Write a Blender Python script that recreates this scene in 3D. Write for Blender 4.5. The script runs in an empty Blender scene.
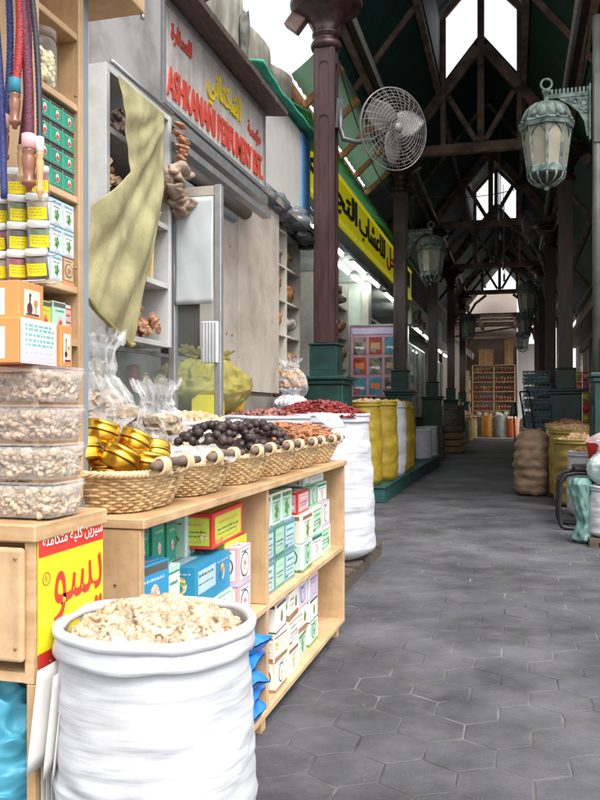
import bpy, math, random
from math import sin, cos, pi, radians as R
from mathutils import Vector, Matrix, noise
random.seed(7)
S = bpy.context.scene
C = S.collection
V = Vector
rnd = random.uniform

# ------------------------------------------------------------------ helpers
class G:
    """collects geometry for ONE mesh object"""
    def __init__(s):
        s.v, s.f, s.mi, s.sm = [], [], [], []
    def add(s, vs, fs, m=0, smooth=False):
        o = len(s.v)
        s.v += [tuple(p) for p in vs]
        s.f += [tuple(i + o for i in f) for f in fs]
        s.mi += [m] * len(fs)
        s.sm += [smooth] * len(fs)
        return s
    def box(s, c, d, m=0, rot=None):
        x, y, z = d[0] / 2, d[1] / 2, d[2] / 2
        p = [V((a, b, e)) for a in (-x, x) for b in (-y, y) for e in (-z, z)]
        if rot is not None:
            p = [rot @ q for q in p]
        c = V(c)
        return s.add([q + c for q in p], [(0, 1, 3, 2), (4, 6, 7, 5), (0, 4, 5, 1), (2, 3, 7, 6), (0, 2, 6, 4), (1, 5, 7, 3)], m)
    def bx(s, x0, x1, y0, y1, z0, z1, m=0):
        return s.box(((x0 + x1) / 2, (y0 + y1) / 2, (z0 + z1) / 2), (abs(x1 - x0), abs(y1 - y0), abs(z1 - z0)), m)
    def bar(s, p, q, w, h, m=0):
        p, q = V(p), V(q)
        d = (q - p)
        L = d.length
        d.normalize()
        up = V((0, 0, 1)) if abs(d.z) < .95 else V((0, 1, 0))
        a = d.cross(up).normalized()
        b = a.cross(d).normalized()
        rot = Matrix((d, a, b)).transposed()
        return s.box((p + q) / 2, (L, w, h), m, rot)
    def tube(s, pts, r, n=8, m=0, closed=False, caps=True, smooth=True):
        pts = [V(p) for p in pts]
        k = len(pts)
        rr = r if isinstance(r, (list, tuple)) else [r] * k
        vs, fs = [], []
        t0 = (pts[1] - pts[0]).normalized()
        a = t0.orthogonal().normalized()
        for i, p in enumerate(pts):
            if closed:
                t = (pts[(i + 1) % k] - pts[i - 1]).normalized()
            else:
                t = (pts[min(i + 1, k - 1)] - pts[max(i - 1, 0)]).normalized()
            a = (a - t * a.dot(t))
            a = a.normalized() if a.length > 1e-6 else t.orthogonal().normalized()
            b = t.cross(a)
            for j in range(n):
                g = 2 * pi * j / n
                vs.append(p + (a * cos(g) + b * sin(g)) * rr[i])
        for i in range(k if closed else k - 1):
            i2 = (i + 1) % k
            for j in range(n):
                j2 = (j + 1) % n
                fs.append((i * n + j, i * n + j2, i2 * n + j2, i2 * n + j))
        if caps and not closed:
            fs.append(tuple(range(n - 1, -1, -1)))
            fs.append(tuple((k - 1) * n + j for j in range(n)))
        return s.add(vs, fs, m, smooth)
    def lathe(s, prof, n=24, c=(0, 0, 0), m=0, smooth=True, mat=None, caps=True, ph=0.0):
        vs, fs = [], []
        c = V(c)
        for r, z in prof:
            for j in range(n):
                g = 2 * pi * j / n + ph
                p = V((r * cos(g), r * sin(g), z))
                if mat is not None:
                    p = mat @ p
                vs.append(p + c)
        k = len(prof)
        for i in range(k - 1):
            for j in range(n):
                j2 = (j + 1) % n
                fs.append((i * n + j, i * n + j2, (i + 1) * n + j2, (i + 1) * n + j))
        if caps:
            if prof[0][0] > 1e-5: fs.append(tuple(range(n - 1, -1, -1)))
            if prof[-1][0] > 1e-5: fs.append(tuple((k - 1) * n + j for j in range(n)))
        return s.add(vs, fs, m, smooth)
    def grid(s, fn, nu, nv, m=0, closed=False, smooth=True):
        vs = [fn(i / (nu if closed else nu - 1), j / (nv - 1)) for j in range(nv) for i in range(nu)]
        fs = []
        for j in range(nv - 1):
            for i in range(nu if closed else nu - 1):
                i2 = (i + 1) % nu
                fs.append((j * nu + i, j * nu + i2, (j + 1) * nu + i2, (j + 1) * nu + i))
        return s.add(vs, fs, m, smooth)
    def poly(s, pts, d, m=0):
        """flat polygon pts extruded by vector d"""
        k = len(pts)
        d = V(d)
        vs = [V(p) for p in pts] + [V(p) + d for p in pts]
        fs = [tuple(range(k - 1, -1, -1)), tuple(range(k, 2 * k))] + [(i, (i + 1) % k, k + (i + 1) % k, k + i) for i in range(k)]
        return s.add(vs, fs, m)
    def ico(s, c, r, m=0, sub=1, jit=.25, sq=(1, 1, 1), smooth=False, rot=None):
        vs, fs = ICO[sub]
        c = V(c)
        off = V((rnd(0, 99), rnd(0, 99), rnd(0, 99)))
        out = []
        for p in vs:
            q = p * (r * (1 + jit * 1.6 * noise.noise(p * 1.3 + off)))
            q = V((q.x * sq[0], q.y * sq[1], q.z * sq[2]))
            if rot is not None: q = rot @ q
            out.append(q + c)
        return s.add(out, fs, m, smooth)
    def build(s, name, mats, parent=None, bevel=0, seg=1, world=True, solid=0, sub=0):
        me = bpy.data.meshes.new(name)
        off = V((0, 0, 0))
        if parent is not None and world:
            off = parent.matrix_basis.translation.copy()
            if parent.parent is not None: off += parent.parent.matrix_basis.translation
        me.from_pydata([V(p) - off for p in s.v], [], s.f)
        if not isinstance(mats, (list, tuple)): mats = [mats]
        for m in mats: me.materials.append(m)
        me.polygons.foreach_set('material_index', s.mi)
        me.polygons.foreach_set('use_smooth', s.sm)
        me.update()
        o = bpy.data.objects.new(name, me)
        C.objects.link(o)
        if parent is not None: o.parent = parent
        if solid:
            q = o.modifiers.new('s', 'SOLIDIFY'); q.thickness = solid; q.offset = 0
        if bevel:
            q = o.modifiers.new('b', 'BEVEL'); q.width = bevel; q.segments = seg; q.limit_method = 'ANGLE'; q.angle_limit = R(40)
        if sub:
            q = o.modifiers.new('u', 'SUBSURF'); q.levels = sub; q.render_levels = sub
        return o

def _ico(sub):
    import bmesh
    b = bmesh.new()
    bmesh.ops.create_icosphere(b, subdivisions=sub, radius=1)
    b.verts.ensure_lookup_table()
    r = ([v.co.copy() for v in b.verts], [tuple(v.index for v in f.verts) for f in b.faces])
    b.free()
    return r
ICO = {0: _ico(1), 1: _ico(2), 2: _ico(3)}

def tag(o, label, cat, group=None, kind=None):
    if label: o['label'] = label
    if cat: o['category'] = cat
    if group: o['group'] = group
    if kind: o['kind'] = kind
    return o
def thing(name, label, cat, loc=(0, 0, 0), group=None, rz=0):
    o = bpy.data.objects.new(name, None)
    o.empty_display_size = .05
    C.objects.link(o)
    o.location = loc
    o.rotation_euler = (0, 0, rz)
    return tag(o, label, cat, group)
def dup(o, loc=None, rz=None, label=None, group=None, parent=None):
    c = o.copy()
    C.objects.link(c)
    if parent is not None: c.parent = parent
    if loc is not None: c.location = loc
    if rz is not None: c.rotation_euler = (0, 0, rz)
    if label: c['label'] = label
    if group: c['group'] = group
    for ch in list(o.children): dup(ch, parent=c)
    return c
def lab(o, label):
    o['label'] = label
    return o
ORD = ['first', 'second', 'third', 'fourth', 'fifth', 'sixth', 'seventh', 'eighth', 'ninth', 'tenth', 'eleventh', 'twelfth']

# ------------------------------------------------------------------ materials
def _base(name):
    m = bpy.data.materials.new(name)
    m.use_nodes = True
    nt = m.node_tree
    return m, nt, nt.nodes['Principled BSDF'], nt.links.new
def M(name, col, rough=.6, metal=0., var=.14, sc=6., st=(1, 1, 1), bump=0., bsc=60., bst=None, col2=None, spec=.5, rv=.06, sss=0., pos=(.35, .65), emit=None, coat=0.):
    m, nt, P, L = _base(name)
    N = nt.nodes.new
    tc = N('ShaderNodeTexCoord')
    mp = N('ShaderNodeMapping'); mp.inputs['Scale'].default_value = st
    L(tc.outputs['Object'], mp.inputs['Vector'])
    nz = N('ShaderNodeTexNoise'); nz.inputs['Scale'].default_value = sc; nz.inputs['Detail'].default_value = 6
    L(mp.outputs[0], nz.inputs['Vector'])
    rp = N('ShaderNodeValToRGB')
    e = rp.color_ramp.elements
    e[0].position, e[1].position = pos
    lo = [c * (1 - var) for c in col]; hi = [min(1, c * (1 + var)) for c in (col2 or col)]
    e[0].color = (*lo, 1); e[1].color = (*hi, 1)
    L(nz.outputs['Fac'], rp.inputs[0])
    oi = N('ShaderNodeObjectInfo')
    mr = N('ShaderNodeMapRange'); mr.inputs['To Min'].default_value = 1 - rv; mr.inputs['To Max'].default_value = 1 + rv
    L(oi.outputs['Random'], mr.inputs['Value'])
    hs = N('ShaderNodeHueSaturation')
    L(mr.outputs[0], hs.inputs['Value']); L(rp.outputs[0], hs.inputs['Color'])
    L(hs.outputs[0], P.inputs['Base Color'])
    P.inputs['Roughness'].default_value = rough
    P.inputs['Metallic'].default_value = metal
    P.inputs['Specular IOR Level'].default_value = spec
    if coat: P.inputs['Coat Weight'].default_value = coat
    if sss:
        P.inputs['Subsurface Weight'].default_value = sss
        P.inputs['Subsurface Radius'].default_value = (.02, .012, .006)
        P.inputs['Subsurface Scale'].default_value = 1
    if bump:
        mb = N('ShaderNodeMapping'); mb.inputs['Scale'].default_value = bst or st
        L(tc.outputs['Object'], mb.inputs['Vector'])
        nb = N('ShaderNodeTexNoise'); nb.inputs['Scale'].default_value = bsc; nb.inputs['Detail'].default_value = 4
        L(mb.outputs[0], nb.inputs['Vector'])
        b = N('ShaderNodeBump'); b.inputs['Strength'].default_value = bump; b.inputs['Distance'].default_value = .01
        L(nb.outputs['Fac'], b.inputs['Height']); L(b.outputs[0], P.inputs['Normal'])
    if emit:
        P.inputs['Emission Color'].default_value = (*emit[:3], 1); P.inputs['Emission Strength'].default_value = emit[3]
    return m
def weave(name, col, sc=900., rough=.55, bump=.02, var=.08, trans=0.):
    """woven polypropylene / sackcloth: two crossed wave bands plus soft creases"""
    m = M(name, col, rough, var=var, sc=5, st=(1, 1, 2))
    nt = m.node_tree; N = nt.nodes.new; L = nt.links.new; P = nt.nodes['Principled BSDF']
    tc = N('ShaderNodeTexCoord')
    sep = N('ShaderNodeSeparateXYZ'); L(tc.outputs['Object'], sep.inputs[0])
    def wv(out):
        k = N('ShaderNodeMath'); k.operation = 'MULTIPLY'; k.inputs[1].default_value = sc * 2; L(out, k.inputs[0])
        q = N('ShaderNodeMath'); q.operation = 'SINE'; L(k.outputs[0], q.inputs[0]); return q.outputs[0]
    ad = N('ShaderNodeMath'); ad.operation = 'ADD'; L(sep.outputs['X'], ad.inputs[0]); L(sep.outputs['Y'], ad.inputs[1])
    mu = N('ShaderNodeMath'); mu.operation = 'MULTIPLY'; L(wv(ad.outputs[0]), mu.inputs[0]); L(wv(sep.outputs['Z']), mu.inputs[1])
    b = N('ShaderNodeBump'); b.inputs['Strength'].default_value = bump; b.inputs['Distance'].default_value = .002
    L(mu.outputs[0], b.inputs['Height'])
    mp = N('ShaderNodeMapping'); mp.inputs['Scale'].default_value = (2.0, 2.0, 22); L(tc.outputs['Object'], mp.inputs['Vector'])
    nz = N('ShaderNodeTexNoise'); nz.inputs['Scale'].default_value = 2.2; nz.inputs['Detail'].default_value = 5; L(mp.outputs[0], nz.inputs['Vector'])
    b2 = N('ShaderNodeBump'); b2.inputs['Strength'].default_value = .3; b2.inputs['Distance'].default_value = .012
    L(nz.outputs['Fac'], b2.inputs['Height']); L(b.outputs[0], b2.inputs['Normal']); L(b2.outputs[0], P.inputs['Normal'])
    return m
def clear(name, tint=(1, 1, 1), op=.1, rough=.08, body=(.9, .9, .92), bump=0., fres=.35, gl=.5):
    """thin clear film: mostly see-through, with a glossy skin"""
    m, nt, P, L = _base(name)
    N = nt.nodes.new
    P.inputs['Base Color'].default_value = (*body, 1); P.inputs['Roughness'].default_value = rough; P.inputs['Specular IOR Level'].default_value = 1.0
    t = N('ShaderNodeBsdfTransparent'); t.inputs[0].default_value = (*tint, 1)
    lw = N('ShaderNodeLayerWeight'); lw.inputs[0].default_value = fres
    mr = N('ShaderNodeMapRange'); mr.inputs['To Min'].default_value = op; mr.inputs['To Max'].default_value = min(1, op + gl)
    L(lw.outputs['Facing'], mr.inputs['Value'])
    mx = N('ShaderNodeMixShader'); L(mr.outputs[0], mx.inputs[0]); L(t.outputs[0], mx.inputs[1]); L(P.outputs[0], mx.inputs[2])
    if bump:
        tc = N('ShaderNodeTexCoord')
        nz = N('ShaderNodeTexNoise'); nz.inputs['Scale'].default_value = 22; nz.inputs['Detail'].default_value = 3; L(tc.outputs['Object'], nz.inputs['Vector'])
        b = N('ShaderNodeBump'); b.inputs['Strength'].default_value = bump; b.inputs['Distance'].default_value = .02
        L(nz.outputs['Fac'], b.inputs['Height']); L(b.outputs[0], P.inputs['Normal']); L(b.outputs[0], lw.inputs['Normal'])
    L(mx.outputs[0], nt.nodes['Material Output'].inputs[0])
    return m
def sheer(name, col, rough=.6, tr=.35):
    m = M(name, col, rough, var=.1, sc=5)
    nt = m.node_tree; N = nt.nodes.new; L = nt.links.new; P = nt.nodes['Principled BSDF']
    t = N('ShaderNodeBsdfTranslucent'); t.inputs[0].default_value = (*col, 1)
    mx = N('ShaderNodeMixShader'); mx.inputs[0].default_value = tr
    L(P.outputs[0], mx.inputs[1]); L(t.outputs[0], mx.inputs[2]); L(mx.outputs[0], nt.nodes['Material Output'].inputs[0])
    return m

beech = M('beech board', (.56, .36, .19), .45, var=.10, sc=3, st=(1, 1, 14), bump=.05, bsc=30, col2=(.62, .42, .24))
beech_l = M('pale beech board', (.58, .39, .22), .45, var=.08, sc=3, st=(14, 1, 1), bump=.05, bsc=30)
edgeband = M('beech edge band', (.52, .33, .17), .5, var=.1, sc=8)
chip = M('raw plank', (.075, .055, .042), .8, var=.3, sc=5, st=(1, 8, 8), bump=.3)
def scuff(m, amt=.5, sc=3.5, dark=(.55, .5, .45)):
    """grime patches and fine scratches of a used surface"""
    nt = m.node_tree; N = nt.nodes.new; L = nt.links.new; P = nt.nodes['Principled BSDF']
    src = P.inputs['Base Color'].links[0].from_socket
    tc = N('ShaderNodeTexCoord')
    n1 = N('ShaderNodeTexNoise'); n1.inputs['Scale'].default_value = sc; n1.inputs['Detail'].default_value = 9; n1.inputs['Roughness'].default_value = .7
    L(tc.outputs['Object'], n1.inputs['Vector'])
    r1 = N('ShaderNodeValToRGB'); e = r1.color_ramp.elements
    e[0].position = .30; e[0].color = (*dark, 1); e[1].position = .55; e[1].color = (1, 1, 1, 1)
    L(n1.outputs['Fac'], r1.inputs[0])
    mx = N('ShaderNodeMix'); mx.data_type = 'RGBA'; mx.blend_type = 'MULTIPLY'; mx.inputs[0].default_value = amt
    L(src, mx.inputs[6]); L(r1.outputs[0], mx.inputs[7]); L(mx.outputs[2], P.inputs['Base Color'])
    return m
for q_ in (beech, beech_l, edgeband): scuff(q_, .8, 4.5, (.6, .52, .45))
maroon = M('maroon column paint', (.036, .012, .012), .42, var=.28, sc=3, st=(3, 3, .6), bump=.12, bsc=40, col2=(.05, .02, .02))
greenp = M('dark green pedestal paint', (.003, .030, .025), .42, var=.25, sc=4, bump=.15, bsc=30, col2=(.006, .042, .035))
truss = M('dusty red brown timber', (.17, .105, .082), .7, var=.3, sc=4, bump=.25, bsc=20, col2=(.25, .165, .135))
roofg = M('dark green roof boards', (.010, .058, .052), .6, var=.3, sc=2, st=(1, 6, 1), bump=.2, bsc=12)
roofo = M('roof sheet top', (.10, .16, .13), .7, var=.2)
orange_w = M('orange pine board', (.55, .27, .10), .55, var=.15, sc=3, st=(6, 1, 1))
verd = M('verdigris lantern metal', (.06, .105, .095), .65, metal=.1, var=.35, sc=14, bump=.3, bsc=50, col2=(.14, .175, .16))
frost = M('dusty frosted pane', (.27, .25, .19), .4, var=.12, sc=6)
concrete = M('grey concrete', (.25, .24, .235), .85, var=.16, sc=2.2, bump=.2, bsc=18)
render_w = M('grimy cream render', (.38, .34, .29), .85, var=.18, sc=1.5, bump=.15, bsc=25)
tarp = M('stained canvas tarp', (.31, .29, .24), .8, var=.3, sc=3, st=(4, 4, .7), bump=.15, bsc=20)
signw = M('weathered sign panel', (.40, .37, .355), .5, var=.16, sc=3, st=(1, 5, .7))
signred = M('red sign letters', (.46, .06, .04), .45, var=.06)
signyel = M('yellow sign letters', (.56, .42, .02), .4, var=.06)
capw = M('dark weathered plank', (.075, .05, .042), .7, var=.3, sc=5, st=(8, 1, 8), bump=.3)
alu = M('dull aluminium', (.36, .36, .37), .42, metal=.7, var=.12, sc=10)
steel = M('grey painted steel', (.24, .27, .31), .45, var=.1, sc=6)
steel_d = M('dark steel', (.10, .10, .11), .45, metal=.5, var=.15)
whitel = M('white laminate', (.47, .48, .48), .45, var=.06, sc=4)
creamd = M('cream laminate door', (.42, .365, .315), .5, var=.06, sc=2, st=(2, 2, .8))
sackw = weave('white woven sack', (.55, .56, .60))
sackw2 = weave('shade tinted white sack', (.50, .51, .55))  # darker copy of the white sack, shade put into its colour
sacky = weave('yellow woven sack', (.36, .25, .018), bump=.1, var=.2)
burlap = weave('burlap', (.25, .165, .105), sc=230, rough=.9, bump=.25, var=.35)
sacktan = weave('pale tan sack', (.52, .38, .17), sc=150, rough=.85, bump=.5, var=.2)
sackg = weave('grey brown sack', (.15, .13, .115), sc=150, rough=.85, bump=.5, var=.25)
resin = M('frankincense resin', (.36, .235, .13), .42, var=.25, sc=30, col2=(.58, .46, .335), sss=.2, pos=(.3, .7))
resin_g = M('grey pink resin', (.34, .22, .14), .42, var=.25, sc=30, col2=(.54, .40, .30), sss=.15, pos=(.3, .7))
dome_t = M('resin dust', (.34, .25, .16), .8, var=.2, sc=40)
gold = M('gold tin', (.78, .47, .06), .3, metal=1, var=.06, sc=5, rv=.04)
golddark = M('gold tin seam', (.22, .12, .02), .4, metal=1)
wick = M('pale wicker', (.50, .32, .15), .6, var=.25, sc=30, col2=(.68, .50, .27), bump=.2, bsc=120)
wickd = M('wicker binding', (.64, .47, .27), .55, var=.12, sc=30)
def art(name, cols, sc=30., rough=.42):
    """busy printed picture: patches of several inks"""
    m, nt, P, L = _base(name)
    N = nt.nodes.new
    tc = N('ShaderNodeTexCoord'); nz = N('ShaderNodeTexNoise'); nz.inputs['Scale'].default_value = sc; nz.inputs['Detail'].default_value = 3
    L(tc.outputs['Object'], nz.inputs['Vector'])
    rp = N('ShaderNodeValToRGB'); rp.color_ramp.interpolation = 'CONSTANT'
    e = rp.color_ramp.elements
    e[0].position = 0; e[0].color = (*cols[0], 1); e[1].position = .62; e[1].color = (*cols[-1], 1)
    for i, c in enumerate(cols[1:-1]):
        q = e.new(.40 + .22 * i / max(1, len(cols) - 2)); q.color = (*c, 1)
    L(nz.outputs['Fac'], rp.inputs[0]); L(rp.outputs[0], P.inputs['Base Color']); P.inputs['Roughness'].default_value = rough
    return m
bark = M('grey brown stick', (.16, .11, .085), .8, var=.3, sc=20, bump=.5, bsc=60)
nutm = M('dark dried lime', (.035, .021, .02), .45, var=.3, sc=30, bump=.4, bsc=90, rv=.3)
cinn = M('cinnamon bark', (.26, .10, .045), .7, var=.35, sc=14, bump=.5, bsc=70, col2=(.36, .16, .08))
chili = M('dark red chilli', (.13, .012, .014), .3, var=.4, sc=20, col2=(.22, .03, .03))
rose = M('dried red brown buds', (.15, .045, .04), .7, var=.4, sc=20, col2=(.28, .12, .10))
beige_n = M('beige dried nuts', (.50, .33, .19), .65, var=.25, sc=18)
pinks = M('pink salt', (.78, .50, .38), .5, var=.08, sc=40)
film = clear('clear plastic film', op=.10, rough=.2, bump=.5, gl=.42)
tubp = clear('clear rigid plastic', op=.05, rough=.05, gl=.34, fres=.25)
glass = clear('shop glass', tint=(.90, .95, .93), op=.04, rough=.02, gl=.16, fres=.2)
olive = M('olive mesh cloth', (.25, .225, .11), .85, var=.2, sc=4, st=(1, 1, 1), bump=.25, bsc=90, bst=(1, 1, 1), col2=(.31, .285, .15))
yelbag = sheer('yellow green bag', (.42, .36, .10), .4, .3)
tealbag = sheer('teal bag', (.16, .31, .275), .5, .25)
cyanbag = sheer('cyan carrier bag', (.09, .40, .55), .45, .25)
orgbag = sheer('orange clear bag', (.50, .26, .05), .35, .25)
bluep = M('blue foil packet', (.02, .20, .62), .28, var=.15, sc=10, bump=.5, bsc=20)
white_p = M('white print', (.80, .80, .78), .5, var=.04)
ink = M('black print', (.09, .09, .085), .5, var=.1)
ink2 = M('black paint', (.02, .02, .02), .5, var=.1)
yel_p = M('yellow print', (.84, .66, .01), .42, var=.03)
red_p = M('red print', (.66, .04, .03), .42, var=.05)
poster_y = M('yellow poster', (.87, .76, .02), .35, var=.03)
green_b = M('green carton', (.02, .26, .16), .45, var=.08, rv=.12)
green_l = M('light green print', (.30, .60, .36), .5, var=.08)
lime_b = M('lime print', (.55, .62, .06), .5, var=.06)
blue_b = M('blue carton', (.03, .28, .50), .4, var=.06, rv=.1)
pblue_b = M('pale blue print', (.45, .62, .74), .45, var=.06)
pink_b = M('pink carton', (.72, .40, .42), .45, var=.06)
orange_b = M('orange carton', (.80, .26, .08), .45, var=.06)
mint_b = M('mint carton', (.42, .66, .50), .45, var=.06)
slate_b = M('slate blue carton', (.16, .28, .36), .45, var=.1, rv=.15)
brown_b = M('brown carton', (.34, .18, .10), .5, var=.1)
tan_b = M('tan carton', (.56, .40, .20), .6, var=.1)
cream_b = M('cream carton', (.78, .72, .58), .5, var=.05)
leaf_p = art('leaf green print', [(.04, .16, .04), (.10, .30, .07), (.22, .42, .14), (.03, .10, .03)], 70)
flower_p = art('flower print', [(.62, .12, .16), (.78, .42, .40), (.85, .72, .60), (.20, .38, .14)], 60)
fruit_p = art('fruit print', [(.70, .16, .04), (.80, .45, .06), (.86, .74, .35), (.25, .40, .10)], 55)
lav_p = M('lavender print', (.56, .50, .74), .5, var=.1)
cardb = M('cardboard', (.42, .25, .11), .8, var=.12)
black_p = M('black plastic', (.015, .015, .018), .4, var=.2)
hose_b = M('blue hose', (.016, .028, .15), .55, var=.2, sc=60, bump=.4, bsc=200)
hose_r = M('red hose', (.36, .018, .018), .55, var=.2, sc=60, bump=.4, bsc=200)
hose_m = M('maroon hose', (.12, .018, .045), .6, var=.25, sc=60, bump=.4, bsc=200)
hose_k = M('charcoal hose', (.022, .024, .04), .5, var=.2, sc=60)
hose_t = M('teal cord', (.02, .20, .28), .6, var=.2)
mouth_w = M('turned wood', (.20, .07, .03), .35, var=.3, sc=12, st=(1, 1, .3), coat=.4)
mouth_l = M('pale turned wood', (.58, .36, .17), .4, var=.15, sc=12)
tealpl = M('teal painted plinth', (.018, .085, .082), .6, var=.25, sc=4, bump=.2)
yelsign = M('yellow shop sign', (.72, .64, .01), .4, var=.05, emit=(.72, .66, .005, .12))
greentin = M('green corrugated sheet', (.03, .26, .15), .5, var=.2, sc=3)
greencl = M('green cloth edge', (.03, .30, .20), .7, var=.2)
bluepan = M('blue board', (.10, .27, .52), .5, var=.08)
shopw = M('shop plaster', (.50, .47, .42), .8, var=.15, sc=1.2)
shopd = M('shade darkened shop plaster', (.20, .175, .15), .85, var=.2, sc=1.5)  # darker copy of the shop plaster, dimness put into its colour
farw = M('beige far wall', (.46, .385, .33), .85, var=.12, sc=1)
white_w = M('white far wall', (.60, .58, .56), .8, var=.08, sc=1)
lampm = M('lit tube', (.9, .95, .9), .5, emit=(.93, 1., .94, 14))
brownd = M('brown shutter', (.24, .12, .075), .6, var=.2, sc=3)
jar_a = M('amber jar', (.40, .17, .04), .35, var=.3, rv=.25)
jar_k = M('brown jar', (.14, .06, .035), .4, var=.3, rv=.25)
jar_r = M('red jar', (.30, .03, .028), .35, var=.2, rv=.25)
barrel_o = M('orange barrel', (.50, .20, .03), .6, var=.2)
barrel_g = M('grey barrel', (.22, .24, .22), .6, var=.2)
meshm = M('grey blue wire crate', (.27, .31, .34), .5, var=.2)
fanm = M('dusty fan wire', (.20, .185, .18), .45, metal=.5, var=.2)
fanblade = M('dusty fan blade', (.17, .155, .15), .5, metal=.3, var=.25, sc=6)
paper = M('newsprint', (.56, .55, .53), .8, var=.06, sc=10)
photo_t = M('photo teal', (.08, .26, .36), .4, var=.3, sc=6)
photo_r = M('photo red', (.42, .06, .04), .4, var=.4, sc=6)
photo_k = M('photo dark', (.06, .05, .06), .4, var=.4, sc=6, col2=(.3, .25, .2))
pinkfr = M('mauve board', (.55, .30, .38), .5, var=.06)

for q_ in (sackw, sackw2, sacky): scuff(q_, .45, 4, (.62, .58, .52))
for q_ in (concrete, render_w, signw, whitel, creamd, tarp, shopw, greenp, tealpl): scuff(q_, .7, 2.2, (.5, .47, .42))
EXPO = 1.1
# ------------------------------------------------------------------ text
AB = {'ا': 0xFE8D, 'ب': 0xFE8F, 'ة': 0xFE93, 'ت': 0xFE95, 'ج': 0xFE9D, 'ح': 0xFEA1, 'د': 0xFEA9, 'ر': 0xFEAD, 'س': 0xFEB1, 'ش': 0xFEB5, 'ص': 0xFEB9, 'ط': 0xFEC1, 'ع': 0xFEC9, 'ف': 0xFED1, 'ق': 0xFED5, 'ك': 0xFED9, 'ل': 0xFEDD, 'م': 0xFEE1, 'ن': 0xFEE5, 'ه': 0xFEE9, 'و': 0xFEED, 'ي': 0xFEF1, 'ؤ': 0xFE85}
NJ = set('اةدروؤ')
def shape_ar(s):
    out = []
    for i, ch in enumerate(s):
        if ch not in AB: out.append(ch); continue
        p = i > 0 and s[i - 1] in AB and s[i - 1] not in NJ
        n = i + 1 < len(s) and s[i + 1] in AB and ch not in NJ
        out.append(chr(AB[ch] + (3 if p and n else 1 if p else 2 if n else 0)))
    return ''.join(reversed(out))
def text(name, body, w, h, mat, loc, rot, parent=None, depth=.004, bold=0., arabic=False, keep=False, face=None):
    """raised lettering fitted to a w x h rectangle whose lower left corner is loc"""
    cu = bpy.data.curves.new('t', 'FONT')
    cu.body = shape_ar(body) if arabic else body
    cu.offset = bold
    cu.resolution_u = 3
    o = bpy.data.objects.new('t', cu)
    C.objects.link(o)
    dg = bpy.context.evaluated_depsgraph_get()
    me = bpy.data.meshes.new_from_object(o.evaluated_get(dg))
    vs = [v.co.copy() for v in me.vertices]
    fs = [tuple(p.vertices) for p in me.polygons]
    bpy.data.objects.remove(o); bpy.data.curves.remove(cu); bpy.data.meshes.remove(me)
    # islands, so that joined letters do not lie in one plane
    par = list(range(len(vs)))
    def find(a):
        while par[a] != a:
            par[a] = par[par[a]]; a = par[a]
        return a
    for f in fs:
        for q in f[1:]: par[find(q)] = find(f[0])
    x0, x1 = min(v.x for v in vs), max(v.x for v in vs)
    y0, y1 = min(v.y for v in vs), max(v.y for v in vs)
    mn = {}
    for i, v in enumerate(vs):
        r = find(i); mn[r] = min(mn.get(r, 9e9), v.x)
    order = {r: k for k, r in enumerate(sorted(mn, key=mn.get))}
    top = [V(((v.x - x0) / (x1 - x0) * w, (v.y - y0) / (y1 - y0) * h, depth + (.0002 if h > .2 else .00005) * order[find(i)])) for i, v in enumerate(vs)]
    bot = [V((p.x, p.y, 0)) for p in top]
    k = len(vs)
    cnt = {}
    for f in fs:
        for a, b in zip(f, f[1:] + f[:1]):
            cnt[(a, b)] = 1
    side = [(a, b, b + k, a + k)[::-1] for (a, b) in cnt if (b, a) not in cnt]
    rm = Matrix.Rotation(0, 3, 'X') if rot is None else rot
    g = G()
    L0 = V(loc)
    if depth < .003: g.add([rm @ p + L0 for p in top], fs)
    else: g.add([rm @ p + L0 for p in top + bot], fs + side)
    return g.build(name, mat, parent)
FX = Matrix(((0, 0, 1), (1, 0, 0), (0, 1, 0)))        # text plane that faces +X (right = +Y, up = +Z)
FY = Matrix(((1, 0, 0), (0, 0, -1), (0, 1, 0)))       # text plane that faces -Y

# ------------------------------------------------------------------ camera, sky, sun
TH = math.atan(215 / 800)
cam = bpy.data.objects.new('camera', bpy.data.cameras.new('camera'))
C.objects.link(cam)
cam.location = (0, 0, 1.25)
cam.rotation_euler = (R(90), 0, TH)
cam.data.sensor_fit = 'VERTICAL'
cam.data.sensor_height = 24
cam.data.lens = 24
cam.data.shift_y = 11 / 800
cam.data.clip_start = .05
cam.data.clip_end = 400
S.camera = cam
SUNV = V((.55, -.62, 1.25)).normalized()
w = bpy.data.worlds.new('World')
S.world = w
w.use_nodes = True
nt = w.node_tree
sky = nt.nodes.new('ShaderNodeTexSky')
sky.sky_type = 'NISHITA'; sky.sun_disc = False
sky.sun_elevation = math.asin(SUNV.z); sky.sun_rotation = math.atan2(SUNV.x, SUNV.y)
sky.dust_density = 4; sky.air_density = 1.2
hs = nt.nodes.new('ShaderNodeHueSaturation'); hs.inputs['Saturation'].default_value = .12; hs.inputs['Value'].default_value = 1.12
nt.links.new(sky.outputs[0], hs.inputs['Color'])
nt.links.new(hs.outputs[0], nt.nodes['Background'].inputs[0])
nt.nodes['Background'].inputs[1].default_value = .15
sun = bpy.data.objects.new('sun', bpy.data.lights.new('sun', 'SUN'))
C.objects.link(sun)
sun.data.energy = 1.0; sun.data.angle = R(28); sun.data.color = (1, .96, .9)
sun.rotation_euler = (-SUNV).to_track_quat('-Z', 'Y').to_euler()
S.view_settings.view_transform = 'Standard'
S.view_settings.look = 'None'
S.view_settings.exposure = EXPO
S.view_settings.gamma = 1
S.render.engine = 'CYCLES'
S.cycles.use_denoising = True
S.cycles.max_bounces = 8
S.cycles.transparent_max_bounces = 24
S.cycles.sample_clamp_indirect = 6

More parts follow.
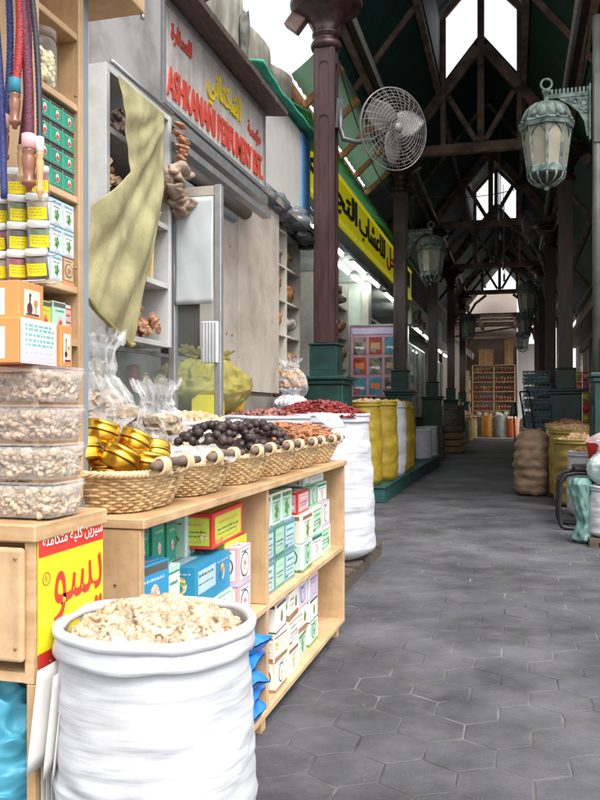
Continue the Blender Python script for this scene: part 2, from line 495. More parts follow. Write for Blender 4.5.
# ------------------------------------------------------------------ ground
g = G(); g.add([(-120, -120, -.02), (120, -120, -.02), (120, 160, -.02), (-120, 160, -.02)], [(0, 1, 2, 3)])
tag(g.build('ground', M('dusty ground', (.16, .15, .14), .9, sc=.6)), 'dusty grey ground around the alley', 'ground', kind='structure')
def paver_mat():
    m = M('grey hexagonal pavers', (.060, .060, .069), .72, var=.22, sc=2.2, bump=.3, bsc=38, col2=(.082, .082, .091), pos=(.3, .7))
    nt = m.node_tree; N = nt.nodes.new; L = nt.links.new; P = nt.nodes['Principled BSDF']
    at = N('ShaderNodeAttribute'); at.attribute_name = 'tone'
    src = P.inputs['Base Color'].links[0].from_socket
    mx = N('ShaderNodeMix'); mx.data_type = 'RGBA'; mx.blend_type = 'MULTIPLY'; mx.inputs[0].default_value = 1
    L(src, mx.inputs[6]); L(at.outputs['Color'], mx.inputs[7])
    # dark and pale stains
    tc = N('ShaderNodeTexCoord'); nz = N('ShaderNodeTexNoise'); nz.inputs['Scale'].default_value = .9; nz.inputs['Detail'].default_value = 8; nz.inputs['Roughness'].default_value = .65
    L(tc.outputs['Object'], nz.inputs['Vector'])
    rp = N('ShaderNodeValToRGB'); e = rp.color_ramp.elements; e[0].position = .36; e[0].color = (.48, .47, .48, 1); e[1].position = .64; e[1].color = (1.30, 1.30, 1.32, 1)
    L(nz.outputs['Fac'], rp.inputs[0])
    m2 = N('ShaderNodeMix'); m2.data_type = 'RGBA'; m2.blend_type = 'MULTIPLY'; m2.inputs[0].default_value = 1
    L(mx.outputs[2], m2.inputs[6]); L(rp.outputs[0], m2.inputs[7])
    # fine speckle
    n3 = N('ShaderNodeTexNoise'); n3.inputs['Scale'].default_value = 160; L(tc.outputs['Object'], n3.inputs['Vector'])
    r3 = N('ShaderNodeValToRGB'); e = r3.color_ramp.elements; e[0].position = .3; e[0].color = (.72, .72, .72, 1); e[1].position = .72; e[1].color = (1.28, 1.28, 1.26, 1)
    L(n3.outputs['Fac'], r3.inputs[0])
    m3 = N('ShaderNodeMix'); m3.data_type = 'RGBA'; m3.blend_type = 'MULTIPLY'; m3.inputs[0].default_value = .8
    L(m2.outputs[2], m3.inputs[6]); L(r3.outputs[0], m3.inputs[7])
    # dust trodden into paler scuffed patches
    n4 = N('ShaderNodeTexNoise'); n4.inputs['Scale'].default_value = 3.4; n4.inputs['Detail'].default_value = 10; n4.inputs['Roughness'].default_value = .72
    L(tc.outputs['Object'], n4.inputs['Vector'])
    r4 = N('ShaderNodeValToRGB'); e = r4.color_ramp.elements; e[0].position = .50; e[0].color = (0, 0, 0, 1); e[1].position = .72; e[1].color = (.65, .65, .65, 1)
    L(n4.outputs['Fac'], r4.inputs[0])
    m4 = N('ShaderNodeMix'); m4.data_type = 'RGBA'; m4.inputs[7].default_value = (.125, .12, .12, 1)
    L(r4.outputs[0], m4.inputs[0]); L(m3.outputs[2], m4.inputs[6])
    L(m4.outputs[2], P.inputs['Base Color'])
    return m
g = G()
tone = []
RX = .146
dx, dy = RX * math.sqrt(3), RX * 1.5
j = 0
y = -1.2
while y < 37.6:
    x = -3.1 + (dx / 2 if j % 2 else 0)
    while x < 2.6:
        nz = noise.noise(V((x * .5, y * .5, 0)))
        gap = .004 + .005 * noise.noise(V((x * .9, y * .9, 4)))
        z = .0006 * rnd(-1, 1) + .0008 * nz
        tx, ty = rnd(-.003, .003), rnd(-.003, .003)
        a0 = rnd(-.03, .03)
        ring1, ring2 = [], []
        for k in range(12):
            ang = pi / 6 + k * pi / 6 + a0 * .5
            r = (RX if k % 2 == 0 else RX * .866) - gap / 2
            r += .011 * noise.noise(V(((x + r * cos(ang)) * 11, (y + r * sin(ang)) * 11, 2)))
            ring1.append((r * cos(ang), r * sin(ang))); ring2.append(((r - .005) * cos(ang), (r - .005) * sin(ang)))
        vs = [(x + a, y + b, z - .0022 + a * tx + b * ty) for a, b in ring1] + [(x + a, y + b, z + a * tx + b * ty) for a, b in ring2]
        g.add(vs, [tuple(range(12, 24))] + [(k, (k + 1) % 12, 12 + (k + 1) % 12, 12 + k) for k in range(12)])
        t = 1 + rnd(-.035, .035) + .10 * nz
        tone += [(t, t, t * rnd(.98, 1.03))] * 13
        x += dx
    y += dy; j += 1
pv = g.build('pavement', paver_mat())
ca = pv.data.color_attributes.new('tone', 'FLOAT_COLOR', 'CORNER')
buf = []
for p, c in zip(pv.data.polygons, tone):
    buf += [c[0], c[1], c[2], 1] * p.loop_total
ca.data.foreach_set('color', buf)
tag(pv, 'worn grey hexagonal paving of the alley', 'paving', kind='structure')
g = G(); g.add([(-3.3, -1.4, -.0024), (2.8, -1.4, -.0024), (2.8, 37.6, -.0024), (-3.3, 37.6, -.0024)], [(0, 1, 2, 3)])
tag(g.build('paving_joints', M('sandy joints', (.042, .042, .045), .9, var=.2, sc=1.1, col2=(.13, .125, .118), pos=(.40, .60))), 'sand in the joints between the pavers', 'paving', kind='structure')
g = G(); g.add([(-9, 37.6, -.004), (9, 37.6, -.004), (9, 42, -.004), (-9, 42, -.004)], [(0, 1, 2, 3)])
tag(g.build('cross_street', M('pale cross street', (.30, .28, .25), .9)), 'pale cross street at the end of the alley', 'street', kind='structure')
# litter: tiny pale crumbs trodden over the paving
g = G()
for i in range(70):
    yy = 1.4 + 13 * random.random() ** 1.6
    g.ico((rnd(-.95, 1.1), yy, .004), rnd(.0012, .003), 0, 0, .4)
tag(g.build('crumbs', cardb), 'pale crumbs scattered on the paving', 'litter', kind='stuff')

# ------------------------------------------------------------------ columns
CX, XL, XR = -.64, -2.2, .92
BAY = [9.4, 15.9, 22.4, 28.9, 35.4]
def make_column():
    t = thing('column', 'x', 'column', (0, 0, 0), 'maroon timber columns on green pedestals')
    def b(gr, name, mat, par=t, **k): return gr.build(name, mat, par, world=False, **k)
    g = G(); hw = .265
    g.bx(-hw - .03, hw + .03, -hw - .03, hw + .03, 0, .16)
    g.bx(-hw, hw, -hw, hw, .162, 1.56)
    g.bx(-hw - .02, hw + .02, -hw - .02, hw + .02, 1.562, 1.615); g.bx(-hw - .045, hw + .045, -hw - .045, hw + .045, 1.617, 1.665)
    ped = b(g, 'pedestal', greenp, bevel=.012, seg=2)
    g = G()
    for sx, sy in ((0, -1), (1, 0), (0, 1), (-1, 0)):
        # arched raised panel on each face
        n = V((sx, sy, 0)); u = V((-sy, sx, 0))
        pts = [(-.17, .3), (.17, .3), (.17, 1.25)] + [(.17 * cos(a), 1.25 + .13 * sin(a)) for a in [pi * k / 8 for k in range(1, 8)]] + [(-.17, 1.25)]
        g.poly([n * (hw - .005) + u * p + V((0, 0, q)) for p, q in pts], n * .02)
    b(g, 'panel', greenp, ped)
    g = G(); g.bx(-.165, .165, -.165, .165, 1.667, 2.03); g.bx(-.18, .18, -.18, .18, 2.032, 2.06); g.bx(-.13, .13, -.168, .168, 1.73, 1.96); g.bx(-.168, .168, -.13, .13, 1.73, 1.96)
    b(g, 'plinth_block', greenp, bevel=.008)
    g = G(); q = .115
    g.bx(-q, q, -q, q, 2.062, 5.6)
    sh = b(g, 'shaft', maroon, bevel=.006)
    g = G()
    for sx, sy in ((0, -1), (1, 0), (0, 1), (-1, 0)):
        n = V((sx, sy, 0)); u = V((-sy, sx, 0))
        rot = Matrix((u, n, V((0, 0, 1)))).transposed()
        def fr(z0, z1, u0, u1, d=.014):
            c = u * ((u0 + u1) / 2) + n * (q + d / 2 - .001) + V((0, 0, (z0 + z1) / 2))
            g.box(c, (u1 - u0, d, z1 - z0), 0, rot)
        fr(2.07, 5.58, -.112, -.062); fr(2.07, 5.58, .062, .112)
        for z0, z1 in ((2.07, 2.3), (4.78, 4.88), (5.42, 5.58)): fr(z0, z1, -.0615, .0615)
        for z0, up in ((4.78, -1), (5.42, -1), (4.88, 1), (2.3, 1)):
            # rounded panel ends
            for sg in (-1, 1):
                pts = [(sg * .0615, 0), (sg * .0615, up * .06)] + [(sg * (.0615 - .0615 * (1 - cos(a))), up * .06 * (1 - sin(a))) for a in (.35, .75, 1.2)] + [(sg * .004, 0)]
                g.poly([n * (q - .001) + u * p + V((0, 0, z0 + dz)) for p, dz in pts], n * .0125)
    b(g, 'panel_moulding', maroon, sh)
    g = G()
    g.lathe([(.12, 5.58), (.175, 5.6), (.19, 5.64), (.175, 5.68), (.13, 5.7), (.135, 5.74), (.17, 5.76), (.17, 5.79), (.15, 5.81), (.18, 5.9), (.25, 5.99), (.36, 6.06), (.43, 6.1), (.44, 6.15), (.40, 6.17), (.40, 6.2)], 28)
    g.bx(-.3, .3, -.3, .3, 6.2, 6.27)
    b(g, 'capital', maroon)
    return t
c0 = make_column()
for si, X in enumerate((XL, XR)):
    for i, Y in enumerate(BAY):
        l = ('%s maroon column on a green pedestal along the %s side of the alley' % (['nearest', 'second', 'third', 'fourth', 'farthest'][i], ['left', 'right'][si]))
        if si == 0 and i == 0:
            l = 'nearest left maroon column, the one carrying a big round fan'
        o = c0 if si == 0 and i == 0 else dup(c0, label=l)
        o['label'] = l
        o.location = (X if (si, i) != (1, 0) else 1.09, Y, 0)

# ------------------------------------------------------------------ trusses and roof
for i, Y in enumerate(BAY):
    t = thing('roof_truss', '%s red brown timber roof truss spanning the alley on the columns' % ['nearest', 'second', 'third', 'fourth', 'farthest'][i], 'truss', (CX, Y, 6.27), 'timber trusses under the alley roof')
    g = G(); g.bx(XL - .35, XR + .35, Y - .08, Y + .08, 6.274, 6.46); g.build('tie_beam', truss, t, bevel=.01)
    for sg in (-1, 1):
        g = G(); g.bar((CX + sg * .05, Y, 8.30), (CX + sg * 2.0, Y, 8.36 - 1.23 * 2.0), .13, .2); g.build('rafter', truss, t, bevel=.008)
        g = G(); g.bar((CX + sg * .09, Y, 6.5), (CX + sg * .62, Y, 7.4), .09, .1); g.build('strut', truss, t, bevel=.006)
        g = G(); g.bx(CX + sg * .72 - .05, CX + sg * .72 + .05, Y - .055, Y + .055, 6.464, 8.95); g.build('queen_post', truss, t, bevel=.006)
        g = G(); g.bar((CX, Y + .002, 9.78), (CX + sg * .85, Y + .002, 8.86), .08, .12); g.build('upper_rafter', truss, t, bevel=.006)
        if i >= 2:
            xx = XL if sg < 0 else XR
            g = G(); g.tube([(xx - sg * .1, Y, 4.9), (xx - sg * .25, Y, 5.4), (xx - sg * .55, Y, 5.9), (xx - sg * 1.0, Y, 6.24)], .06, 6); g.build('knee_brace', truss, t)
    g = G(); g.bx(CX - .065, CX + .065, Y - .06, Y + .06, 6.466, 9.75); g.build('king_post', truss, t, bevel=.006)
rf = thing('alley_roof', 'dark green pitched timber roof with open ridge over the alley', 'roof', (CX, 9, 6.3))
for k in range(5):
    y0, y1 = (8.6 if k == 0 else BAY[k] + .0), (BAY[k + 1] if k < 4 else 41.2)
    op = k in (0, 2)
    for sg in (-1, 1):
        d0 = .74 if op else 0.0
        a = (CX + sg * d0, 8.52 - 1.23 * d0); ev = (1.80 if k == 0 else 2.4) if sg < 0 else 2.95
        b_ = (CX + sg * ev, 8.52 - 1.23 * ev)
        g = G()
        nrm = V((sg * 1.23, 0, 1)).normalized() * .05
        g.poly([(a[0], y0 + .004, a[1]), (b_[0], y0 + .004, b_[1]), (b_[0], y1, b_[1]), (a[0], y1, a[1])], nrm)
        g.build('roof_slope', roofg, rf)
        g = G()
        for dd in (.80, 1.62, 2.3, 2.85):
            if dd > ev: break
            g.bar((CX + sg * dd, y0 + .01, 8.44 - 1.23 * dd), (CX + sg * dd, y1 - .01, 8.44 - 1.23 * dd), .1, .1)
        n = 1
        for q in range(1, n + 1):
            yy = y0 + (y1 - y0) * q / (n + 1)
            g.bar((CX + sg * (d0 + .04), yy, 8.40 - 1.23 * d0), (CX + sg * (ev - .02), yy, 8.40 - 1.23 * (ev - .06)), .06, .08)
        g.build('purlin', truss, rf)
for sg, X in ((-1, XL), (1, XR)):
    g = G(); g.bx(X - .09, X + .09, 8.6, 35.6, 6.46, 6.62); g.build('wall_plate', maroon, rf, bevel=.01)
    g = G(); g.tube([(X - sg * .16, 8.6, 6.4), (X - sg * .16, 35.5, 6.4)], .035, 8); g.build('conduit', alu, rf)
    if sg < 0:
        g = G(); g.bx(CX - 1.86, CX - 1.82, 8.6, 15.9, 6.1, 6.32); g.build('fascia_board', orange_w, rf)
for y0, y1 in ((8.5, BAY[1] + .25), (BAY[2] - .25, BAY[3] + .25)):
    for sg in (-1, 1):
        g = G()
        g.poly([(CX, y0, 9.90), (CX + sg * 1.0, y0, 8.83), (CX + sg * 1.0, y1, 8.83), (CX, y1, 9.90)], V((sg * 1.07, 0, 1)).normalized() * .05)
        g.build('upper_slope', roofg, rf)
        g = G(); g.bx(CX + sg * .775, CX + sg * .80, y0 + .2, y1 - .2, 7.55, 8.86); g.build('light_stop_boards', roofg, rf)  # unseen side boards, added to keep light out of the alley
    g = G(); g.bx(CX - .05, CX + .05, y0 + .05, y1 - .05, 9.70, 9.82); g.build('ridge_beam', truss, rf)
for yy in (18.1, 20.2, 24.6, 26.8):
    g = G(); g.tube([(CX + .3, yy, 8.0), (CX + .3, yy, 5.7)], .012, 6); g.tube([(CX + .3, yy, 5.7), (CX + .3, yy, 5.45)], .035, 8); g.build('hanging_rod', alu, rf)

def ts(u, v):
    y = 10.2 + 6.2 * u
    return V((-2.36 - .50 * v, y, 6.12 - .42 * v + .012 * sin(y * 26) - .03 * sin(pi * v)))
g = G(); g.grid(ts, 160, 5)
tag(g.build('translucent_sheet', sheer('pale green fibreglass', (.42, .55, .44), .5, .6), solid=.006), 'pale green translucent sheet hung off the left eave near the fan', 'roof sheet')
g = G()
for k in range(5): g.bar((-2.34, 11.0 + 1.2 * k, 6.08), (-2.9, 11.0 + 1.2 * k, 5.58), .07, .09)
g.bar((-2.92, 10.1, 5.58), (-2.92, 16.6, 5.58), .04, .22)
tag(g.build('orange_batten', orange_w), 'orange pine battens carrying the pale green eave sheet', 'battens')
# ------------------------------------------------------------------ lanterns
def make_lantern():
    t = thing('lantern', 'x', 'lantern', (0, 0, 0), 'verdigris lanterns on column brackets')
    n = 8
    def b(gr, name, mat, par=t, **k): return gr.build(name, mat, par, world=False, **k)
    g = G(); g.lathe([(.198, -.27), (.258, .18)], n, smooth=False, caps=False); gl = b(g, 'pane', frost)
    g = G()
    for k in range(n):
        a = 2 * pi * k / n
        g.bar((.203 * cos(a), .203 * sin(a), -.28), (.264 * cos(a), .264 * sin(a), .2), .03, .02)
        a2 = a + pi / n
        g.tube([(.235 * cos(a) , .235 * sin(a), .04), (.245 * cos((a + a2) / 2), .245 * sin((a + a2) / 2), .12), (.235 * cos(a2), .235 * sin(a2), .15), (.245 * cos(a2 + pi / n / 2), .245 * sin(a2 + pi / n / 2), .12), (.235 * cos(a2 + pi / n), .235 * sin(a2 + pi / n), .04)], .008, 5)
    b(g, 'frame', verd)
    g = G(); g.lathe([(.262, .15), (.29, .16), (.30, .20), (.31, .21), (.285, .235), (.27, .24)], n, smooth=False); b(g, 'upper_band', verd); g = G(); g.lathe([(.19, -.36), (.215, -.345), (.215, -.28), (.207, -.26)], n, smooth=False)
    b(g, 'lower_band', verd)
    g = G()
    prof = [(.275, .24), (.262, .30), (.235, .36), (.19, .41), (.12, .445), (.05, .46), (.03, .47), (.03, .56), (.05, .57), (.05, .60), (.025, .61)]
    g.lathe(prof, 24)
    for k in range(16):
        a = 2 * pi * k / 16
        g.tube([(r * 1.012 * cos(a), r * 1.012 * sin(a), z) for r, z in prof[:5]], .007, 4)
        g.ico((.285 * cos(a), .285 * sin(a), .225), .022, 0, 0, 0)
    b(g, 'dome', verd)
    g = G()
    for k in range(12):
        a = 2 * pi * k / 12
        g.tube([(.2 * cos(a), .2 * sin(a), -.35), (.19 * cos(a), .19 * sin(a), -.40), (.12 * cos(a), .12 * sin(a), -.455), (.02 * cos(a), .02 * sin(a), -.48)], .012, 5)
    g.lathe([(.005, -.53), (.03, -.51), (.03, -.47), (.005, -.46)], 10)
    b(g, 'basket_base', verd)
    g = G(); g.tube([(.06 * cos(a), 0, .67 + .06 * sin(a)) for a in [2 * pi * k / 14 for k in range(14)]], .014, 6, closed=True)
    b(g, 'ring', verd)
    g = G()
    g.bx(-.02, .46, -.02, .02, .50, .545)
    for k in range(10): g.bx(.05 + .042 * k, .073 + .042 * k, -.016, .016, .545, .60)
    g.poly([(.12, -.012, .50), (.45, -.012, .50), (.45, -.012, .05), (.43, -.012, .05), (.40, -.012, .22), (.34, -.012, .33), (.24, -.012, .42)], (0, .024, 0))
    for cx_, cz, rr in ((.40, .43, .035), (.31, .45, .026), (.42, .33, .022), (.37, .37, .02), (.23, .47, .016)):
        for yy in (-.016, .016): g.tube([(cx_ + rr * cos(a), yy, cz + rr * sin(a)) for a in [2 * pi * k / 12 for k in range(12)]], .007, 4, closed=True)
    g.bx(.452, .468, -.05, .05, .0, .62)
    b(g, 'bracket', verd)
    return t
l0 = make_lantern()
spots = [(XR, 0, 'large pale verdigris lantern on the nearest right column'), (XL, 1, 'verdigris lantern on the second left column, beside the yellow sign'), (XR, 2, 'dark lantern on the third right column'), (XR, 3, 'small dark lantern on the fourth right column'), (XL, 3, 'small dark lantern on the fourth left column'), (XR, 4, 'tiny lantern on the farthest right column')]
for k, (X, i, l) in enumerate(spots):
    o = l0 if k == 0 else dup(l0)
    o['label'] = l
    sg = 1 if X == XR else -1
    o.location = (X - sg * .60 + (.02 if k == 0 else 0), BAY[i], 4.25)
    o.rotation_euler = (0, 0, 0 if sg > 0 else pi)

g = G(); g.tube([(.875, 9.36, 1.4), (.875, 9.36, 5.6)], .05, 12); g.bx(.84, .93, 9.3, 9.42, 4.2, 4.95)
tag(g.build('drain_pipe', M('grey green pipe', (.10, .105, .095), .5, var=.3, sc=3)), 'grey green pipe in front of the nearest right column', 'pipe')
# ------------------------------------------------------------------ fans
def make_fan():
    t = thing('wall_fan', 'x', 'fan', (0, 0, 0), 'caged fans on the columns')
    RD = .46
    def b(gr, name, mat, par=t, **k): return gr.build(name, mat, par, world=False, **k)
    # axis along local -Y (front)
    def ringpts(r, y, n=40): return [(r * cos(2 * pi * k / n), y, r * sin(2 * pi * k / n)) for k in range(n)]
    g = G()
    for k in range(1, 13):
        f = k / 12
        yy = -.10 * (1 - f ** 2.6) - .02
        g.tube(ringpts(RD * f, yy), .0032 if k < 12 else .008, 4, closed=True)
    for k in range(30):
        a = 2 * pi * k / 30
        g.tube([(RD * f * cos(a + .35 * f), -.10 * (1 - f ** 2.6) - .02, RD * f * sin(a + .35 * f)) for f in (.14, .4, .7, .9, 1)], .0026, 4)
    b(g, 'front_grille', fanm)
    g = G()
    for k in range(2, 13, 2):
        f = k / 12
        g.tube(ringpts(RD * f, .09 * (1 - f ** 2.6) + .01), .003, 4, closed=True)
    for k in range(24):
        a = 2 * pi * k / 24
        g.tube([(RD * f * cos(a), .09 * (1 - f ** 2.6) + .01, RD * f * sin(a)) for f in (.2, .6, .9, 1)], .0026, 4)
    b(g, 'rear_grille', fanm)
    g = G()
    for k in range(3):
        a = 2 * pi * k / 3 + .5
        def bl(u, v):
            r = .08 + .33 * u
            ww = .30 * sin(pi * min(1, .25 + .62 * u))
            q = (v - .5) * 2 * ww / max(r, .12) * .55
            return V((r * cos(a + q), -.02 + .05 * (v - .5) * 2, r * sin(a + q)))
        g.grid(bl, 9, 9)
    b(g, 'blade', fanblade, solid=.003)
    g = G(); mt = Matrix.Rotation(R(90), 3, 'X')
    g.lathe([(.0, .135), (.04, .13), (.062, .11), (.065, .07), (.05, .02)], 20, mat=mt); b(g, 'hub', fanblade)
    g = G(); g.lathe([(.05, .02), (.09, -.03), (.10, -.12), (.09, -.24), (.05, -.27), (.0, -.27)], 20, mat=mt); b(g, 'motor', steel_d)
    return t
f0 = make_fan()
f0.location = (-1.36, 9.2, 4.5); f0.rotation_euler = (R(6), 0, R(44))
f0['label'] = 'big round dusty caged fan on the nearest left column'
g = G(); g.tube([(-.35, .62, .30), (-.35, .60, .08), (-.33, .54, -.06), (-.22, .42, -.10), (-.08, .26, -.08), (0, .2, 0)], .032, 10)
g.box((-.37, .655, .25), (.09, .09, .34))
g.build('bracket_arm', steel_d, f0, world=False)
f1 = dup(f0, label='smaller looking caged fan seen edge on, on the second right column')
f1.location = (.26, 15.8, 4.72); f1.rotation_euler = (0, 0, R(-110)); f1.scale = (.73, .73, .73)
# ------------------------------------------------------------------ left side, near: perfumery shop
bld = thing('perfumery_building', 'grey perfumery shop building with plain pilaster behind the white cabinet', 'building', (-2.6, 5, 0))
g = G(); g.bx(-2.75, -2.32, 1.6, 4.05, 0, 7.5); g.build('wall', render_w, bld)
g = G(); g.bx(-2.7, -2.30, 4.055, 4.95, 0, 7.5); g.build('pilaster', concrete, bld)
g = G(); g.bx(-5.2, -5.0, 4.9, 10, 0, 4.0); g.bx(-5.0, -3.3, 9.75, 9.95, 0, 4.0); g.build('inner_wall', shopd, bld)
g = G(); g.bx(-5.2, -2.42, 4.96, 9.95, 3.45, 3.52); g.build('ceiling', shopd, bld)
# parapet covered in stained tarp, ragged top
def tp(u, v):
    y = 4.96 + 5.9 * u
    z = 4.0 + v * (1.72 + .16 * noise.noise(V((y * 1.3, 0, 0))) - .05 * (y - 5) * 0 + (.1 if y < 8.3 else -.04))
    return V((-2.95 + .05 * sin(y * 7 + .6 * sin(z * 2)) + .05 * noise.noise(V((y * 2, z * 1.5, 3))), y, z))
g = G(); g.grid(tp, 150, 14)
par = thing('parapet_sheeting', 'stained canvas sheeting hung along the parapet above the perfumery sign', 'tarpaulin', (-2.95, 7.9, 4.0))
g.build('canvas', tarp, par, solid=.02)
def sp(u, v):
    y = 8.15 + .25 * v + .12 * noise.noise(V((v * 5, u * 3, 0)))
    return V((-2.86 - .03 * cos(u * 7), y + .22 * (u - .5), 4.1 + 1.55 * v))
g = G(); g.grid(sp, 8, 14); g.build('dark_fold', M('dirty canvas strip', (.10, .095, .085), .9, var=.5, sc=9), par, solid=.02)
g = G(); g.tube([(-2.5, 5.2, 5.6), (-2.52, 5.6, 5.0), (-2.55, 6.3, 4.7), (-2.6, 6.9, 5.1), (-2.62, 7.4, 5.6), (-2.4, 8.2, 5.95), (-2.2, 9.3, 6.1)], .018, 6)
tag(g.build('cable', black_p), 'dark cable looping from the wall to the capital of the nearest column', 'cable')

# sign
sg_ = thing('shop_sign', 'weathered grey perfumery sign with red Latin and yellow Arabic lettering', 'sign', (-2.3, 6.1, 3.35))
g = G(); g.bx(-2.42, -2.304, 4.99, 7.23, 3.35, 4.05); g.build('panel', signw, sg_, bevel=.004)
g = G()
for a in ((4.97, 5.005, 3.33, 4.07), (7.215, 7.25, 3.33, 4.07)): g.bx(-2.43, -2.285, *a)
g.bx(-2.43, -2.285, 5.008, 7.212, 3.33, 3.365); g.bx(-2.43, -2.285, 5.008, 7.212, 4.035, 4.07)
g.build('frame', alu, sg_)
text('latin_lettering', 'ASHKANANI PERFUMERY EST.', 2.13, .21, signred, (-2.304, 5.05, 3.42), FX, sg_, .012, .018)
text('yellow_arabic_lettering', 'اشكناني', .76, .30, signyel, (-2.304, 5.78, 3.64), FX, sg_, .014, .022, True)
text('small_red_arabic', 'للعطارة', .36, .155, signred, (-2.304, 5.12, 3.80), FX, sg_, .01, .02, True)
text('small_red_arabic', 'مؤسسة', .36, .155, signred, (-2.304, 6.76, 3.70), FX, sg_, .01, .02, True)
g = G()
for k in range(6):
    y0 = 4.95 + .4 * k
    g.box((-2.3, y0 + .2, 4.11 + rnd(-.006, .006)), (.42, .385, .05), 0, Matrix.Rotation(R(6), 3, 'Y'))
tag(g.build('sign_cap', capw, bevel=.004), 'dark plank ledge jutting over the perfumery sign', 'ledge')

# rolled shutter and awning rails below the sign
t = thing('roller_shutter', 'grey rolled shutter with rails under the perfumery sign', 'shutter', (-2.4, 6.2, 3.0))
g = G(); g.bx(-2.36, -2.28, 4.7, 7.3, 3.22, 3.30); g.build('rail', alu, t)
g = G(); g.bx(-2.30, -2.22, 4.6, 7.2, 3.06, 3.11); g.build('rail', alu, t)
g = G(); g.tube([(-2.48, 4.97, 3.14), (-2.48, 7.25, 3.14)], .06, 14); g.build('roll', shopd, t)
g = G(); g.tube([(-2.38, 4.97, 2.93), (-2.38, 6.6, 2.93)], .04, 10); g.build('tube', steel, t)
g = G(); g.bx(-2.62, -2.58, 4.97, 7.3, 2.85, 3.44); g.build('shade_backing', steel_d, t)  # dark sheet standing in for the shaded interior behind the rails

# white cabinet
def fy(y): return y
cab = thing('white_cabinet', 'tall white open cabinet half hidden by the olive cloth', 'cabinet', (-2.16, 4.0, 1.63))
for a in ((3.66, 3.70), (4.42, 4.46)):
    g = G(); g.bx(-2.31, -2.0, a[0], a[1], 1.63, 3.02); g.build('side_panel', whitel, cab, bevel=.003)
for z in (1.63, 1.98, 2.33, 2.68, 2.99):
    g = G(); g.bx(-2.31, -2.004, 3.702, 4.418, z, z + .03); g.build('shelf', whitel, cab)
g = G(); g.bx(-2.318, -2.312, 3.66, 4.46, 1.63, 3.02); g.build('back_panel', whitel, cab)
g = G(); g.tube([(-1.95, 3.62, 3.0), (-1.95, 4.36, 3.0)], .012, 8); g.build('front_bar', alu, cab)
cells = [(4.25, 1.661, 'wood chips', 'lowest'), (4.2, 2.011, 'pale sticks', 'second'), (4.25, 2.361, 'wood chunks', 'third'), (3.85, 2.361, 'wood chunks', 'third'), (3.9, 2.711, 'dark bark', 'top'), (3.88, 1.661, 'foil', 'lowest')]
woodchunk = M('pale orange wood chunk', (.42, .22, .12), .7, var=.25, sc=14)
for k, (y, z, kind, sh) in enumerate(cells):
    g = G()
    if kind == 'pale sticks':
        for q in range(7): g.bar((-2.28, y - .12 + .035 * q, z + .14 + .14 * (q % 2)), (-2.05, y - .12 + .035 * q + rnd(-.02, .02), z + .13 + .14 * (q % 2)), .03, .27)
    else:
        for q in range(46):
            from mathutils import Euler
            g.ico((rnd(-2.25, -2.03), y + rnd(-.13, .13), z + .035 + rnd(0, .17) * rnd(.3, 1)), rnd(.018, .03), 0, 1, .45, (1, rnd(1.2, 2.6), .8), False, Euler((rnd(0, 6), rnd(0, 6), rnd(0, 6))).to_matrix())
    tag(g.build('wood_bundle', {'wood chips': woodchunk, 'pale sticks': tan_b, 'wood chunks': beige_n, 'dark bark': bark, 'foil': resin_g}[kind]), 'heap of %s on the %s shelf of the white cabinet%s' % (kind, sh, ' beside the cloth' if y > 4 else ', near end'), 'wood chips', 'goods on the white cabinet shelves')
g = G()
for q in range(9): g.ico((-1.95 + rnd(-.03, .03), 4.43 + rnd(-.08, .08), 2.58 + rnd(-.11, .09)), rnd(.05, .08), 0, 2, .75, (1, 1.2, .7), True)
tag(g.build('brown_bundle', M('crumpled brown cloth', (.30, .22, .17), .85, var=.3)), 'crumpled brown bundle hanging at the edge of the white cabinet', 'bundle')
g = G()
for q in range(6): g.ico((-1.93 + rnd(-.02, .02), 4.44 + rnd(-.05, .05), 2.95 - .04 * q), rnd(.022, .034), 0, 2, .5, (1, 2.0, .6), True)
tag(g.build('wood_bundle', woodchunk), 'small string of orange wood pieces above the brown bundle', 'wood chips')

# olive cloth draped over the cabinet
LE = [(0, 3.598, 2.919), (0.25, 3.640, 2.706), (0.42, 3.683, 2.458), (0.5, 3.496, 2.327), (0.58, 3.289, 2.194), (0.72, 3.263, 1.982), (0.88, 3.271, 1.733), (0.95, 3.457, 1.647), (1, 3.673, 1.578)]
RI = [(0, 4.169, 2.932), (0.2, 4.142, 2.742), (0.4, 4.076, 2.472), (0.6, 3.937, 2.140), (0.8, 3.818, 1.829), (0.92, 3.761, 1.667), (1, 3.716, 1.591)]
def itp(T, v):
    for a, b in zip(T, T[1:]):
        if v <= b[0]:
            f = (v - a[0]) / (b[0] - a[0]); return (a[1] + (b[1] - a[1]) * f, a[2] + (b[2] - a[2]) * f)
    return T[-1][1:]
def clo(u, v):
    a, b = itp(LE, v), itp(RI, v)
    y = a[0] + (b[0] - a[0]) * u; z = a[1] + (b[1] - a[1]) * u
    z -= .05 * sin(pi * u) * (1 if v > .02 else 0) * (1 - v)
    amp = .013 * min(1, v * 5 + .3)
    d = y - 3.3 - (z - 1.6) * .42          # folds run diagonally
    amp *= 1 + .6 * noise.noise(V((y * 3, z * 2, 9)))
    ang_ = math.atan2(3.12 - z, 4.50 - y); rr_ = math.hypot(3.12 - z, 4.50 - y)
    f = min(1, v * 6 + .2) * (.006 + .013 * min(1, rr_)) * (.35 + .65 * sin(pi * u) ** .6) * (sin(ang_ * 21 + 2.2 * noise.noise(V((ang_ * 3, rr_ * 1.5, 4)))) * .8 + .5 * sin(ang_ * 47 + 3 * noise.noise(V((ang_ * 5, rr_ * 2, 9)))) * min(1, rr_)) + .03 * noise.noise(V((y * 3, z * 1.6, 1))) + .006 * noise.noise(V((d * 16, z * 3, 7)))
    low = max(0, (.62 - abs(v - .62)) / .62) * .05
    return V((-1.91 + f * .8 + low, y, z))
t = thing('olive_cloth', 'olive green cloth draped diagonally over the white cabinet', 'cloth', (-1.9, 3.9, 2.3))
